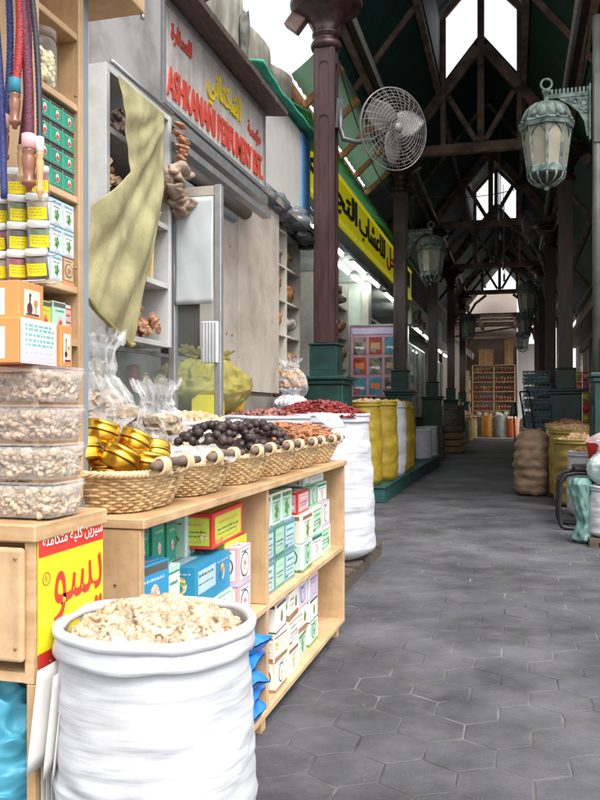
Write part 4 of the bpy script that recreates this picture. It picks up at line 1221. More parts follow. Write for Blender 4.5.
# gold tins
def make_tin():
    t = thing('gold_tin', 'x', 'tin', (0, 0, 0), 'gold tins in the nearest basket')
    g = G(); g.lathe([(.0, 0), (.056, 0), (.0572, .0006), (.0625, .005), (.063, .006), (.063, .0095), (.0640, .0105), (.0640, .031)], 40, caps=False); g.build('body', gold, t, world=False)
    g = G(); g.lathe([(.0638, .0312), (.0615, .0325), (.0615, .0345), (.0638, .0358)], 40, caps=False); g.build('seam', golddark, t, world=False)
    g = G(); g.lathe([(.0655, .036), (.0662, .0364), (.0662, .0405), (.0648, .0412), (.0648, .056), (.0655, .057), (.0655, .0625), (.063, .0655), (.0625, .066), (.055, .0685), (.0545, .0665), (.0, .0675)], 40, caps=False); g.build('lid', gold, t, world=False)
    return t
tn = make_tin()
TP = [(-1.19, 2.13, 1.155, -16, 8), (-1.13, 2.215, 1.125, -22, 16), (-1.135, 1.965, 1.105, -12, -20), (-1.06, 1.985, 1.09, -20, 22), (-1.025, 2.10, 1.07, -6, 8), (-1.09, 2.30, 1.085, -24, -12), (-1.21, 2.01, 1.10, 12, -10), (-1.20, 2.27, 1.08, -6, 16), (-1.08, 2.00, 1.03, 0, 0), (-1.12, 2.09, 1.045, 8, 0), (-1.13, 2.18, 1.03, 0, 8), (-1.07, 2.19, 1.035, 4, 10)]
TL = ['topmost gold tin at the back of the pile', 'tilted gold tin right of the topmost one', 'gold tin partly behind the clear tubs', 'front gold tin tilted toward the alley', 'gold tin lying flat at the front rim', 'gold tin at the far end of the pile', 'gold tin against the back rim, near end', 'gold tin in the far back corner', 'gold tin buried in the near front corner', 'gold tin buried in the middle of the pile', 'gold tin buried under the far tins', 'gold tin just behind the front handle']
for k, (x, y, z, a, b) in enumerate(TP):
    o = tn if k == 0 else dup(tn)
    o.location = (x, y, z); o.rotation_euler = (R(a), R(b), 0); o['label'] = TL[k]; o.scale = (.78, .78, .96)
# clear bag with pink salt
t = thing('salt_bag', 'crumpled clear bag of pink salt lying over the second basket', 'bag', (-1.12, 2.53, 1.08))
g = dome_heap('x', pinks, -1.08, 2.50, 1.045, .12, .15, .06, '', ''); g.build('salt', pinks, t)
def cb(u, v):
    a = 2 * pi * u
    x, y = sup(a, .19 * v, .24 * v, 2.4)
    return V((-1.10 + x + .02 * noise.noise(V((u * 6, v * 3, 2))), 2.54 + y + .02 * noise.noise(V((u * 6, v * 3, 8))), 1.125 - .035 * v * v + .03 * noise.noise(V((x * 22, y * 22, 3))) * (.4 + v)))
g = G(); g.grid(cb, 60, 26, closed=True); g.build('film', film, t)
# dark limes: individual balls
lime = None
cnt = 0
for (cy, n, lab_) in ((2.95, 46, 'a'), (3.375, 44, 'b')):
    pts = []
    for q in range(1500):
        if len(pts) >= n: break
        x, y = rnd(-.15, .15), rnd(-.19, .21)
        v = (abs(x) / .16) ** 2.2 + (abs(y) / .21) ** 2.2
        if v > 1: continue
        z = 1.098 + .10 * (1 - v) ** .8
        p = V((-1.125 + x, cy + y, z + rnd(-.006, .006)))
        if all((p - b_).length > .031 for b_ in pts): pts.append(p)
    for p in pts:
        if lime is None:
            g = G(); g.ico((0, 0, 0), .0195, 0, 2, .07, smooth=True)
            lime = g.build('dried_lime', nutm); o = lime
        else:
            o = lime.copy(); C.objects.link(o)
        o.location = p; o.rotation_euler = (rnd(0, 6), rnd(0, 6), rnd(0, 6)); s_ = rnd(.82, 1.12); o.scale = (s_, s_, s_ * rnd(.85, 1))
        tag(o, 'round dark dried lime in the heap filling the third and fourth baskets', 'dried lime', 'dark dried limes in the baskets'); cnt += 1
    g = dome_heap('x', nutm, -1.125, cy, 1.02, .155, .185, .125, '', '')
    tag(g.build('lime_heap_core', nutm), 'mass of dark limes lying under the top layer, %s lime basket' % ('near' if lab_ == 'a' else 'far'), 'dried limes', kind='stuff')
# bark and cinnamon
def sticks(cx, cy, z0, rx, ry, h, n, r0, r1, l0, l1, mat, name, label, cat, curl=.3, core=None, seed=1):
    rs = random.Random(seed)
    g = dome_heap('x', core or mat, cx, cy, z0 - .015, rx, ry, h, '', '')
    for q in range(n):
        a = rs.uniform(0, 2 * pi); v = rs.random() ** .5
        x, y = sup(a, rx * v * .97, ry * v * .97)
        z = z0 + h * (1 - v * v) - .004 + rs.uniform(-.004, .012)
        L = rs.uniform(l0, l1); b = rs.uniform(0, pi); sl = rs.uniform(-.35, .35)
        d = V((cos(b), sin(b), sl)) * L / 2
        c = V((cx + x, cy + y, z))
        nn = V((-sin(b), cos(b), rs.uniform(-.5, .5))) * L * curl * rs.uniform(-1, 1)
        rr = rs.uniform(r0, r1)
        g.tube([c - d, c - d * .3 + nn * .4, c + d * .35 + nn * .35, c + d], [rr * .7, rr, rr * .95, rr * .5], 6, smooth=False)
    o = g.build(name, mat)
    return tag(o, label, cat, kind='stuff')
sticks(-1.12, 3.80, 1.085, .16, .19, .10, 260, .006, .012, .04, .10, cinn, 'bark_pieces', 'curly brown bark pieces heaped in the fifth basket', 'bark', .35, None, 3)
sticks(-1.12, 4.225, 1.085, .16, .19, .085, 240, .006, .011, .06, .14, M('lighter cinnamon', (.34, .15, .07), .7, var=.35, sc=14, bump=.4), 'cinnamon_bark', 'lighter cinnamon bark heaped in the farthest basket', 'bark', .25, None, 4)

# ------------------------------------------------------------------ big sack of frankincense, front
def sack_geo(r0, r1, h, n=72, m=46, wr=.012, bulge=.06, seed=0., ell=1.):
    g = G()
    def f(u, v):
        a = 2 * pi * u
        r = r0 + (r1 - r0) * v + bulge * r1 * sin(pi * min(1, v * 1.02)) - .25 * r0 * max(0, 1 - v * 12) ** 2
        k = noise.noise(V((cos(a) * 1.3 + seed, sin(a) * 1.3, v * 9 + seed)))
        k2 = noise.noise(V((cos(a) * 3.2 + seed, sin(a) * 3.2, v * 26)))
        k3 = noise.noise(V((cos(a) * 2.4 + seed, sin(a) * 2.4, v * 62 + 3 * noise.noise(V((cos(a), sin(a), v * 3))))))
        r += wr * (k * 1.0 + k2 * .4 + k3 * .14) * (.35 + .65 * sin(pi * min(1, v)))
        return V((r * cos(a), r * ell * sin(a), h * v))
    g.grid(f, n, m, closed=True)
    return g
def rim_geo(r, z, th=.018, n=64, seed=0., ell=1.):
    g = G()
    pts = []
    for k in range(n):
        a = 2 * pi * k / n
        rr = r + .004 * noise.noise(V((cos(a) * 2 + seed, sin(a) * 2, 1)))
        pts.append((rr * cos(a), rr * ell * sin(a), z + .008 * noise.noise(V((cos(a) * 1.7, sin(a) * 1.7, 5 + seed)))))
    pr = [th * (1 + .3 * noise.noise(V((k * .35, seed, 2)))) for k in range(n)]
    g.tube(pts, pr, 10, closed=True)
    return g
def sack(name, label, loc, r0, r1, h, mat, group=None, hi=False, wr=.012, bulge=.06, ell=1., rz=0., top=None):
    t = thing(name, label, 'sack', loc, group, rz)
    n, m = (130, 170) if hi else (48, 40)
    sack_geo(r0, r1, h, n, m, wr, bulge, loc[1] * 3.1, ell).build('bag', mat, t, world=False)
    def rf_(u, v):   # folded-over cuff
        a = 2 * pi * u
        d = .05 * (1 + .12 * noise.noise(V((cos(a) * 2, sin(a) * 2, loc[1])))) * (h / .85) ** .5
        rr = r1 * 1.03 + .006 + .004 * noise.noise(V((cos(a) * 3, sin(a) * 3, v * 2 + loc[1])))
        return V((rr * cos(a) * (1 - .02 * v), rr * ell * sin(a) * (1 - .02 * v), h + .004 - d * (1 - v)))
    g = G(); g.grid(rf_, n, 6, closed=True)
    o = g.build('cuff', mat, t, world=False, solid=.003)
    rim_geo(r1 * 1.025, h + .002, .012, 64, loc[1], ell).build('rolled_rim', mat, t, world=False)
    return t
fs = sack('open_sack', 'big open white woven sack of pale resin in the foreground', (-.735, 1.56, 0), .205, .196, .80, sackw, None, True, .012, .05)
def lumps(cx, cy, z0, r, h, n, s0, s1, mat, name, label, cat, ell=1., core=dome_t, seed=2, sub=1, jit=.5, smooth=False):
    global rnd
    st = random.getstate(); random.seed(seed)
    g = G()
    g.grid(lambda u, v: V((cx + r * v * cos(2 * pi * u), cy + r * ell * v * sin(2 * pi * u), z0 - .02 + h * (1 - v ** 2.2))), 36, 8, m=1, closed=True)
    for q in range(n):
        a = rnd(0, 2 * pi); v = random.random() ** .5
        s_ = rnd(s0, s1) * (1.15 if random.random() < .2 else 1)
        x, y = cx + r * .96 * v * cos(a), cy + r * ell * .96 * v * sin(a)
        z = z0 + h * (1 - v ** 2.2) - .012 + rnd(-.3, .6) * s_
        g.ico((x, y, z), s_, 0, sub, jit, (rnd(.85, 1.25), rnd(.85, 1.25), rnd(.8, 1.1)), smooth, Matrix.Rotation(rnd(0, 6), 3, 'Z'))
    random.setstate(st)
    o = g.build(name, [mat, core])
    return tag(o, label, cat, kind='stuff')
lumps(-.735, 1.56, .79, .182, .058, 760, .006, .0135, resin, 'resin_lumps', 'pale frankincense lumps heaped in the big white sack', 'resin', sub=2, jit=.55, smooth=True)

# ------------------------------------------------------------------ near cabinet with poster
cb_ = thing('display_cabinet', 'beech cabinet at the left edge with a yellow poster on its side', 'cabinet', (-1.15, 1.55, 0))
g = G(); g.bx(-1.45, -.925, 1.405, 1.70, .985, 1.022); g.build('top_board', beech, cb_, bevel=.004)
g = G(); g.bx(-.955, -.934, 1.415, 1.69, .70, .984); g.build('side_panel', beech, cb_)
g = G(); g.bx(-1.44, -.957, 1.67, 1.69, .70, .984); g.build('back_panel', beech_l, cb_)
g = G(); g.bx(-1.44, -.957, 1.418, 1.668, .70, .72); g.build('bottom_board', beech, cb_)
g = G(); g.bx(-1.44, -.950, 1.398, 1.414, .745, .975); g.build('drawer_front', beech_l, cb_, bevel=.012, seg=3)
for x, z in ((-.965, .955), (-.965, .775)):
    g = G(); g.tube([(x, 1.3985, z), (x, 1.395, z)], .0035, 8); g.build('screw', brown_b, cb_)
g = G(); g.bx(-.952, -.932, 1.415, 1.69, 0, .698); g.build('lower_side', edgeband, cb_, bevel=.002)
g = G(); g.bx(-1.44, -.956, 1.42, 1.68, .28, .30); g.build('lower_shelf', beech, cb_)
ps = thing('poster', 'yellow poster with red Arabic brand writing pasted on the cabinet side', 'poster', (-.93, 1.55, .72))
g = G(); g.bx(-.932, -.930, 1.424, 1.685, .755, 1.01); g.build('sheet', poster_y, ps)
g = G(); g.bx(-.9298, -.9290, 1.424, 1.685, .952, 1.01); g.build('top_band', red_p, ps)
g = G(); g.bx(-.9298, -.9290, 1.424, 1.685, .70, .757); g.build('bottom_band', red_p, ps)
text('red_lettering', 'يسو', .20, .125, red_p, (-.930, 1.478, .80), FX, ps, .0014, .006, True)
text('white_lettering', 'سيرين كلية متكاملة', .235, .034, white_p, (-.929, 1.436, .964), FX, ps, .0008, .01, True)
text('white_lettering', 'عمان', .09, .03, white_p, (-.929, 1.45, .712), FX, ps, .0008, .01, True)
g = G(); g.tube([(-.9295, 1.452 + .013 * cos(2 * pi * k / 20), .905 + .013 * sin(2 * pi * k / 20)) for k in range(20)], .0012, 4, closed=True); g.build('mark_ring', red_p, ps)
text('mark_letter', 'R', .008, .013, red_p, (-.930, 1.448, .8985), FX, ps, .001)
# papers tucked on the leg
t = thing('newspaper', 'folded newspapers tucked between cabinet leg and white sack', 'newspaper', (-.92, 1.43, .62))
for k in range(3):
    def pf(u, v, k=k): return V((-.925 + .012 * k + .02 * sin(u * 3 + k) + .012 * v, 1.375 + .011 * k + .125 * u + .02 * v, .535 - .012 * k + .20 * v + .03 * u))
    g = G(); g.grid(pf, 8, 8); g.build('sheet', paper, t, solid=.002)
g = G()
for q in range(11):
    v = .95 - .045 * q
    for u0 in (.08, .38, .68):
        a, b = pf(u0, v), pf(u0 + .24, v); g.bar(a + V((.004, 0, 0)), b + V((.004, 0, -.002 * (q % 3))), .0008, .0026)
g.build('print_lines', M('grey newsprint ink', (.13, .13, .13), .8), t)
g = G(); g.poly([(-.896, 1.44, .60), (-.896, 1.48, .61), (-.894, 1.49, .68), (-.894, 1.46, .69)], (.0015, 0, 0)); g.poly([(-.8955, 1.445, .565), (-.8955, 1.49, .575), (-.8955, 1.49, .60), (-.8955, 1.452, .59)], (.0015, 0, 0), 1); g.build('printed_picture', [photo_k, red_p], t)
g = G()
for k in range(3): g.bx(-.928 + .005 * k, -.926 + .005 * k, 1.43 + .01 * k, 1.47 + .01 * k, .36 + .01 * k, .53)
tag(g.build('folded_paper', paper), 'thin folded paper strip hanging below the newspapers', 'paper')
# cyan bag
def bag_geo(rx, ry, h, seed, wr=.03, n=96, m=72, neck=.35, tie=.78, lean=(0, 0)):
    """a filled, gathered plastic bag with creases running up to its knot"""
    n, m = 110, 80
    g = G()
    def f(u, v):
        a = 2 * pi * u
        if v < tie:
            q = v / tie
            r = (sin(pi * (.10 + .83 * q))) ** .7
            r *= 1 - .15 * max(0, q - .45)
        else:
            q = (v - tie) / (1 - tie)
            r = .44 * (1 - .25 * sin(pi * min(q * 1.3, 1))) * (1 + neck * q)
        P_ = V((cos(a) * 1.7 + seed, sin(a) * 1.7, v * 3))
        k = noise.noise(P_)
        rg = .5 - abs(noise.noise(V((cos(a) * 3.1 + seed, sin(a) * 3.1 + v * 2, v * 5)))) * 1.6
        rg2 = .5 - abs(noise.noise(V((cos(a) * 6.3, sin(a) * 6.3 + seed, v * 9)))) * 1.6
        pl = abs(sin(a * 7 + 3 * noise.noise(V((seed, v * 2, cos(a))))) ) - .5
        t_ = max(0, min(1, (v - .25) / .5))
        r = r * (1 + .16 * pl * t_) + .13 * k + (.07 + .05 * t_) * rg + .05 * rg2
        if v == 0: r *= .5
        z = h * v + h * .05 * k + h * .06 * rg2 * t_
        return V((rx * r * cos(a) + lean[0] * v * v, ry * r * sin(a) + lean[1] * v * v, z))
    g.grid(f, n, m, closed=True)
    return g
t = thing('carrier_bag', 'crumpled cyan plastic carrier bag stuffed under the cabinet', 'bag', (-1.10, 1.51, .30))
def cy(u, v):
    a = 2 * pi * u
    r = (sin(pi * (.1 + .86 * v))) ** .5
    k = noise.noise(V((cos(a) * 1.6, sin(a) * 1.6 + v * 3, v * 7))) + .8 * noise.noise(V((cos(a) * 2.5 + v * 4, sin(a) * 2.5, v * 16))) + .9 * (.4 - abs(noise.noise(V((cos(a) * 3 + v * 6, sin(a) * 3, v * 11)))))
    r += .13 * k
    return V((.145 * r * cos(a), .135 * r * sin(a), .19 + .19 * (v * 2 - 1)  + .02 * k))
g = G(); g.grid(cy, 120, 110, closed=True); g.build('bag', cyanbag, t, world=False)

# ------------------------------------------------------------------ clear tubs of resin
for k in range(4):
    z = 1.024 + .0805 * k
    t = thing('clear_tub', '%s of the four stacked clear tubs of resin on the cabinet' % ['bottom', 'second from bottom', 'third from bottom', 'top'][k], 'tub', (-1.03, 1.52, z), 'clear tubs of resin on the cabinet', R([0, -2, 1.5, -1][k]))
    g = G()
    def tb(u, v):
        a, b = sup(2 * pi * u, .105 + .008 * v, .062 + .008 * v, 9)
        return V((a, b, .004 + .066 * v))
    g.grid(tb, 56, 6, closed=True)
    g.add([(*sup(2 * pi * i / 40, .104, .061, 9), .004) for i in range(40)], [tuple(range(40))])
    g.build('tub', tubp, t, world=False, solid=.0012)
    g = G()
    pts = [sup(2 * pi * i / 56, .116, .073, 9) for i in range(56)]
    g.tube([(x, y, .068) for x, y in pts], .0035, 6, closed=True)
    g.tube([(x * .985, y * .98, .0755) for x, y in pts], .003, 6, closed=True)
    g.add([(x * .985, y * .98, .0745) for x, y in pts], [tuple(range(56))])
    g.build('lid', tubp, t, world=False)
    g = G()
    st = random.getstate(); random.seed(20 + k)
    for q in range(420):
        side = random.random()
        s_ = rnd(.006, .012)
        zz = rnd(.012, .058)
        if side < .35: x, y = rnd(-.098, .098), -.058 - .004 * zz / .066
        elif side < .65: x, y = .10 + .004 * zz / .066, rnd(-.055, .055)
        else: x, y, zz = rnd(-.097, .097), rnd(-.056, .056), .058 + rnd(-.004, .004)
        g.ico((x * .97, y * .94, zz), s_ * .92, 0, 1, .4, (rnd(.85, 1.25), rnd(.85, 1.25), rnd(.8, 1.1)), True)
    g.box((0, 0, .03), (.19, .105, .05), 1)
    random.setstate(st)
    o = g.build('resin_lumps', [resin if k < 2 else resin_g, dome_t], t, world=False)
    o['kind'] = 'stuff'
# orange incense cartons on the tubs
OR = [orange_b, cream_b, white_p, M('dark incense print', (.10, .02, .03), .5), M('tan incense print', (.45, .24, .14), .5)]
WP = [white_p, M('pale mint print', (.66, .80, .74), .5), lav_p, ink, M('teal lettering print', (.20, .45, .42), .5)]
def combo(c, d, label, rz=0., front=OR, side=WP):
    o = carton(c, d, front, 'incense', label, 'incense cartons on the clear tubs', 'incense_carton', rz)
    return o
def mixed(c, d, label, flip=False, rz=0.):
    """orange picture front, white lettered side"""
    o = carton(c, d, OR, 'incense', label, 'incense cartons on the clear tubs', 'incense_carton', rz)
    g = G()
    x = d[0] / 2 + .0035 if not flip else 0
    def r_(a0, a1, b0, b1, m, l):
        if not flip:
            y0, y1 = (a0 - .5) * d[1], (a1 - .5) * d[1]; xx = d[0] / 2 + .003 + .0006 * l
            g.add([(xx, y0, b0 * d[2]), (xx, y1, b0 * d[2]), (xx, y1, b1 * d[2]), (xx, y0, b1 * d[2])], [(0, 1, 2, 3)], m)
        else:
            x0, x1 = (a0 - .5) * d[0], (a1 - .5) * d[0]; yy = -d[1] / 2 - .003 - .0006 * l
            g.add([(x0, yy, b0 * d[2]), (x1, yy, b0 * d[2]), (x1, yy, b1 * d[2]), (x0, yy, b1 * d[2])], [(0, 1, 2, 3)], m)
    r_(0.005, .995, .005, .995, 0, 0); r_(.06, .94, .34, .92, 1, 1); r_(.04, .96, .04, .18, 2, 1)
    rs = random.Random(5)
    for b in (.24, .40, .50, .62, .74, .83):
        a = .12
        while a < .85:
            ww = rs.uniform(.04, .12); r_(a, min(.9, a + ww), b, b + .05, 4 if b > .35 else 2, 2); a += ww + .03
    o2 = g.build('lettered_side', WP, o, world=False)
    return o
mixed((-1.06, 1.468, 1.347), (.20, .132, .092), 'large orange incense carton with a white lettered side, on the top tub')
combo((-1.02, 1.562, 1.347), (.14, .045, .09), 'narrow orange incense carton behind the large one')
carton((-1.08, 1.475, 1.4405), (.20, .09, .078), [orange_b, M('pale green print', (.60, .74, .52), .5), pink_b, OR[3], OR[4]], 'incense', 'small orange incense carton topmost at the left edge', 'incense cartons on the clear tubs', 'incense_carton')

# ------------------------------------------------------------------ wooden wall cupboard with shelves
wc = thing('wooden_cupboard', 'tall beech cupboard with open shelves of green and white boxes, upper left', 'cupboard', (-1.25, 1.78, 1.3))
g = G(); g.bx(-1.55, -1.098, 1.655, 1.685, 1.02, 2.75); g.build('front_panel', beech_l, wc, bevel=.002)
g = G(); g.bx(-1.35, -1.10, 1.868, 1.892, 1.02, 2.75); g.build('side_panel', beech_l, wc, bevel=.002)
SZ = [1.035, 1.555, 1.79, 2.03, 2.215]
for z in SZ + [2.5]:
    g = G(); g.bx(-1.35, -1.102, 1.687, 1.866, z, z + .018); g.build('shelf', beech, wc, bevel=.002)
g = G(); g.bx(-1.365, -1.352, 1.687, 1.866, 1.02, 2.75); g.build('back_panel', beech, wc)
for z in (2.065, 1.62):
    g = G(); g.tube([(-1.102, 1.85, z), (-1.0965, 1.85, z)], .004, 8); g.build('screw', brown_b, wc)
# contents: green boxes 3 x 4, white boxes 3 x 3
GG = 'boxes on the wooden cupboard shelves'
for r in range(4):
    for q in range(3):
        yw = .0555
        carton((-1.135, 1.719 + yw * q, 1.8095 + .053 * r), (.055, yw - .002, .0515), [M('emerald carton', (.015, .30, .19), .4, rv=.15) if r + q == 0 else bpy.data.materials['emerald carton'], green_l, red_p, OR[3], cream_b], 'green', 'emerald box, %s row down, %s from the left in the wooden cupboard' % (ORD[3 - r], ORD[q]), GG)
for r in range(3):
    for q in range(3):
        yw = .0555
        if r == 0 and q == 2: mt, st_ = [brown_b, tan_b, orange_b, ink, brown_b], 'seal'
        else: mt, st_ = [pblue_b, white_p, pblue_b, ink, leaf_p], 'leaf'
        carton((-1.135, 1.719 + yw * q, 1.5745 + .069 * r), (.055, yw - .002, .0675), mt, st_, ('white green leaf box, %s row down, %s from left in the wooden cupboard' if st_ == 'leaf' else 'brown box, %s row of leaf boxes, %s from left in the wooden cupboard') % (ORD[2 - r], ORD[q]), GG)
carton((-1.14, 1.735, 1.437), (.05, .055, .085), [lime_b, yel_p, red_p, ink, orange_b], 'green', 'lime box with a red fruit beneath the white leaf boxes', GG)
carton((-1.14, 1.80, 1.437), (.05, .06, .09), [mint_b, green_b, red_p, ink, pink_b], 'green', 'green box with a pink flower beneath the white leaf boxes', GG)
carton((-1.15, 1.848, 1.437), (.06, .03, .088), [white_p, pink_b, red_p, ink, red_p], 'label', 'thin white box beneath the white leaf boxes', GG)
g = G(); g.bx(-1.35, -1.102, 1.687, 1.866, 1.418, 1.436); g.build('shelf', beech, wc)
# jar of white tablets on the top shelf
t = thing('tablet_jar', 'clear jar of pale tablets on the upper cupboard shelf', 'jar', (-1.15, 1.76, 2.049))
g = G(); g.lathe([(.0, .002), (.042, .002), (.045, .01), (.045, .115), (.04, .125)], 24, caps=False); g.build('jar', tubp, t, world=False)
g = G(); g.lathe([(.042, .126), (.044, .128), (.044, .148), (.0, .15)], 24, caps=False); g.build('lid', tubp, t, world=False)
g = G()
for q in range(110):
    a = rnd(0, 6.28); r = rnd(.025, .038); g.ico((r * cos(a), r * sin(a), rnd(.012, .095)), rnd(.007, .011), 0, 1, .3)
g.build('tablets', M('pale yellow tablets', (.74, .68, .42), .5), t, world=False)
# canopy board over the stall
t = thing('canopy_board', 'beech board canopy jutting over the stall, top left', 'board', (-1.2, 1.9, 2.36))
g = G(); g.bx(-1.35, -1.0, 1.893, 2.05, 2.36, 2.40); g.build('board', beech, t, bevel=.003)
g = G(); g.bx(-1.6, -.80, .2, 1.89, 2.76, 2.80); g.build('unseen_canopy', beech, t)  # out-of-view extension, added to shade the upper shelves
g = G(); g.tube([(-1.005, 2.045, 2.358), (-1.005, 2.045, 2.345)], .006, 8); g.build('hook', alu, t)
# grey post
g = G(); g.bx(-1.145, -1.115, 1.90, 1.945, 0, 2.358); tag(g.build('grey_post', steel, bevel=.003), 'slim grey metal post beside the wooden cupboard', 'post')

# ------------------------------------------------------------------ spice jars on a wire rack
t = thing('jar_rack', 'white wire rack carrying the small spice jars', 'rack', (-1.06, 1.58, 1.5))
g = G()
JR = []
for r in range(4):
    z = 1.532 + .066 * r; y = 1.525 + .020 * r; xr = -.994 - .013 * r
    g.tube([(-1.25, y - .024, z - .004), (xr + .03, y - .024, z - .004)], .0018, 5); g.tube([(-1.25, y + .018, z - .004), (xr + .03, y + .018, z - .004)], .0018, 5)
    for q in range(4): JR.append((r, q, xr - .052 * q, y, z))
g.tube([(-1.25, 1.50, 1.526), (-1.25, 1.645, 1.526), (-1.25, 1.645, 1.75), (-1.12, 1.645, 1.75)], .002, 5)
g.build('wire', alu, t)
spm = [M('dark spice', (.07, .045, .03), .6, var=.4, sc=60), M('maroon spice', (.22, .02, .06), .6, var=.4, sc=60), M('grey spice', (.25, .20, .15), .6, var=.4, sc=60), M('green spice', (.10, .15, .06), .6, var=.4, sc=60)]
j0 = {}
for r, q, x, y, z in JR:
    k = (r * 3 + q) % 4
    if k not in j0:
        t = thing('spice_jar', 'x', 'jar', (0, 0, 0), 'small spice jars on the wire rack')
        g = G(); g.lathe([(.0, .001), (.019, .001), (.0235, .005), (.0235, .048), (.019, .055)], 20, caps=False); g.build('jar', tubp, t, world=False)
        g = G(); g.lathe([(.0, .003), (.0205, .003), (.0218, .006), (.0218, .050), (.0, .052)], 20, caps=False); g.build('spice', spm[k], t, world=False)
        g = G(); g.grid(lambda u, v: V((.0240 * cos(-2.0 + 2.0 * u), .0240 * sin(-2.0 + 2.0 * u), .012 + .026 * v)), 14, 2)
        for zz in (.033, .0265, .0205):
            a = -1.75
            while a < -.5:
                b = a + rnd(.08, .26)
                g.add([(.0244 * cos(a), .0244 * sin(a), zz), (.0244 * cos(b), .0244 * sin(b), zz), (.0244 * cos(b), .0244 * sin(b), zz + .0011), (.0244 * cos(a), .0244 * sin(a), zz + .0011)], [(0, 1, 2, 3)], 1)
                a = b + .1
        g.build('label', [yel_p, ink], t, world=False)
        g = G(); g.lathe([(.022, .0535), (.0236, .0545), (.0236, .066), (.022, .068), (.0, .0682)], 24, caps=False); g.build('lid', white_p, t, world=False)
        j0[k] = t; o = t
    else: o = dup(j0[k])
    o.location = (x, y, z); o.rotation_euler = (R(14), R(6), R(rnd(-12, 12)))
    o['label'] = '%s spice jar with yellow label, %s tier up, %s from right on rack' % (['dark', 'maroon', 'grey', 'green'][k], ORD[r], ORD[q])

# ------------------------------------------------------------------ hookah hoses
t = thing('hanging_rail', 'steel rail above the cupboard from which the hookah hoses hang', 'rail', (-1.1, 1.48, 2.3))
g = G(); g.tube([(-1.5, 1.48, 2.34), (-.86, 1.48, 2.34)], .008, 8)
for x in (-1.4, -.9): g.tube([(x, 1.48, 2.34), (x, 1.655, 2.34)], .006, 8)
g.build('rail', alu, t)
def hose(x, y, zb, r, mat, ribs, label, sway, grip, gl, collar=None, dx=0.):
    zb += .03; r *= .82; gl *= .85
    t = thing('hookah_hose', label, 'hose', (x, y, zb), 'hookah hoses hanging at the left edge')
    g = G()
    N = 120 if ribs else 40
    pts, rr = [], []
    for k in range(N):
        f = k / (N - 1); z = zb + gl + (2.34 - zb - gl) * f
        pts.append((x + sway * sin(f * 3) + dx * f * 2, y - .012 + .02 * sin(f * 4), z)); rr.append(r * (1 + (.09 * (-1) ** k if ribs else 0)))
    g.tube(pts, rr, 10); g.build('hose', mat, t)
    if grip is not None:
        g = G(); a = gl
        g.lathe([(.0, 0), (r * .55, .002), (r * .62, a * .10), (r * 1.3, a * .16), (r * 1.35, a * .24), (r * .9, a * .30), (r * 1.15, a * .5), (r * 1.4, a * .78), (r * 1.0, a * .86), (r * 1.35, a * .92), (r * 1.1, a), (0, a)], 16, c=(x, y - .012, zb), caps=False)
        gp = g.build('grip', grip, t)
        if collar is not None:
            g = G(); g.lathe([(r * 1.05, a * .98), (r * 1.4, a), (r * 1.4, a + .028), (r * 1.05, a + .03)], 16, c=(x, y - .012, zb), caps=False); g.build('collar', collar, t)
    return t
hose(-1.020, 1.45, 1.66, .0085, hose_b, False, 'dark blue hookah hose crossing in front of the others', -.012, None, 0.0, None, -.015)
hose(-.996, 1.452, 1.80, .0105, hose_r, True, 'bright red hookah hose with a turned dark grip', .004, mouth_w, .09, hose_t, -.006)
hose(-.968, 1.46, 1.672, .013, hose_m, False, 'thick maroon hookah hose with a pink collar and wooden grip', -.004, mouth_w, .105, pink_b, -.02)
hose(-.949, 1.47, 1.655, .0075, hose_k, True, 'ribbed charcoal hookah hose with a pale grip', -.006, mouth_l, .12, white_p, -.018)
hose(-1.012, 1.50, 1.70, .009, hose_m, False, 'second maroon hookah hose behind the blue one', .004, mouth_l, .10, None, 0)
hose(-1.04, 1.48, 1.74, .009, hose_b, True, 'ribbed blue hookah hose at the far left edge', .0, mouth_w, .09, pink_b, 0)
# ------------------------------------------------------------------ stall behind the low shelf
t = thing('stall_table', 'plain table behind the wicker baskets carrying clear bags', 'table', (-1.72, 2.8, 0))
g = G(); g.bx(-2.1, -1.34, 2.0, 3.42, .93, .96); g.build('table_top', beech, t)
for x in (-2.06, -1.38):
    for y in (2.05, 3.37):
        g = G(); g.bx(x - .025, x + .025, y - .025, y + .025, 0, .929); g.build('leg', edgeband, t)
def clearbag(name, label, x, y, z, rx, ry, h, fillm, n, s0, s1, seed, fh=.5, tie=.72):
    t = thing(name, label, 'bag', (x, y, z), 'clear bags on the stall table')
    bag_geo(rx, ry, h, seed, .028, 56, 44, .5, tie).build('film', film, t, world=False)
    g = G(); st = random.getstate(); random.seed(int(seed * 10))
    for q in range(n):
        a = rnd(0, 6.28); v = random.random(); zz = rnd(.04, fh)
        r = .86 * (sin(pi * (.12 + .8 * min(1, zz / tie)))) ** .75 * (.55 + .45 * v)
        g.ico((rx * r * cos(a), ry * r * sin(a), h * zz), rnd(s0, s1), 0, 1, .5, (1, rnd(.8, 1.4), .8), False, Matrix.Rotation(rnd(0, 6), 3, 'Z'))
    random.setstate(st)
    g.build('contents', fillm, t, world=False)
    return t
chunk = M('grey brown dried roots', (.20, .15, .10), .75, var=.3, sc=20, col2=(.36, .28, .20), bump=.3)
clearbag('clear_bag', 'tall knotted clear bag of brown dried roots, left on the table', -1.62, 2.86, .961, .17, .18, .60, chunk, 170, .03, .05, 1.3, .56)
clearbag('clear_bag', 'second clear bag of dried roots leaning to the right', -1.47, 3.12, .961, .15, .15, .42, chunk, 140, .028, .046, 2.7, .6)
clearbag('clear_bag', 'clear bag of pale roots behind the gold tins', -1.42, 2.62, .961, .12, .14, .26, chunk, 110, .025, .04, 4.1, .75, .85)
t = thing('lidded_jar', 'wide clear jar with a grey lid between the tins and the clear bags', 'jar', (-1.45, 2.42, .961))
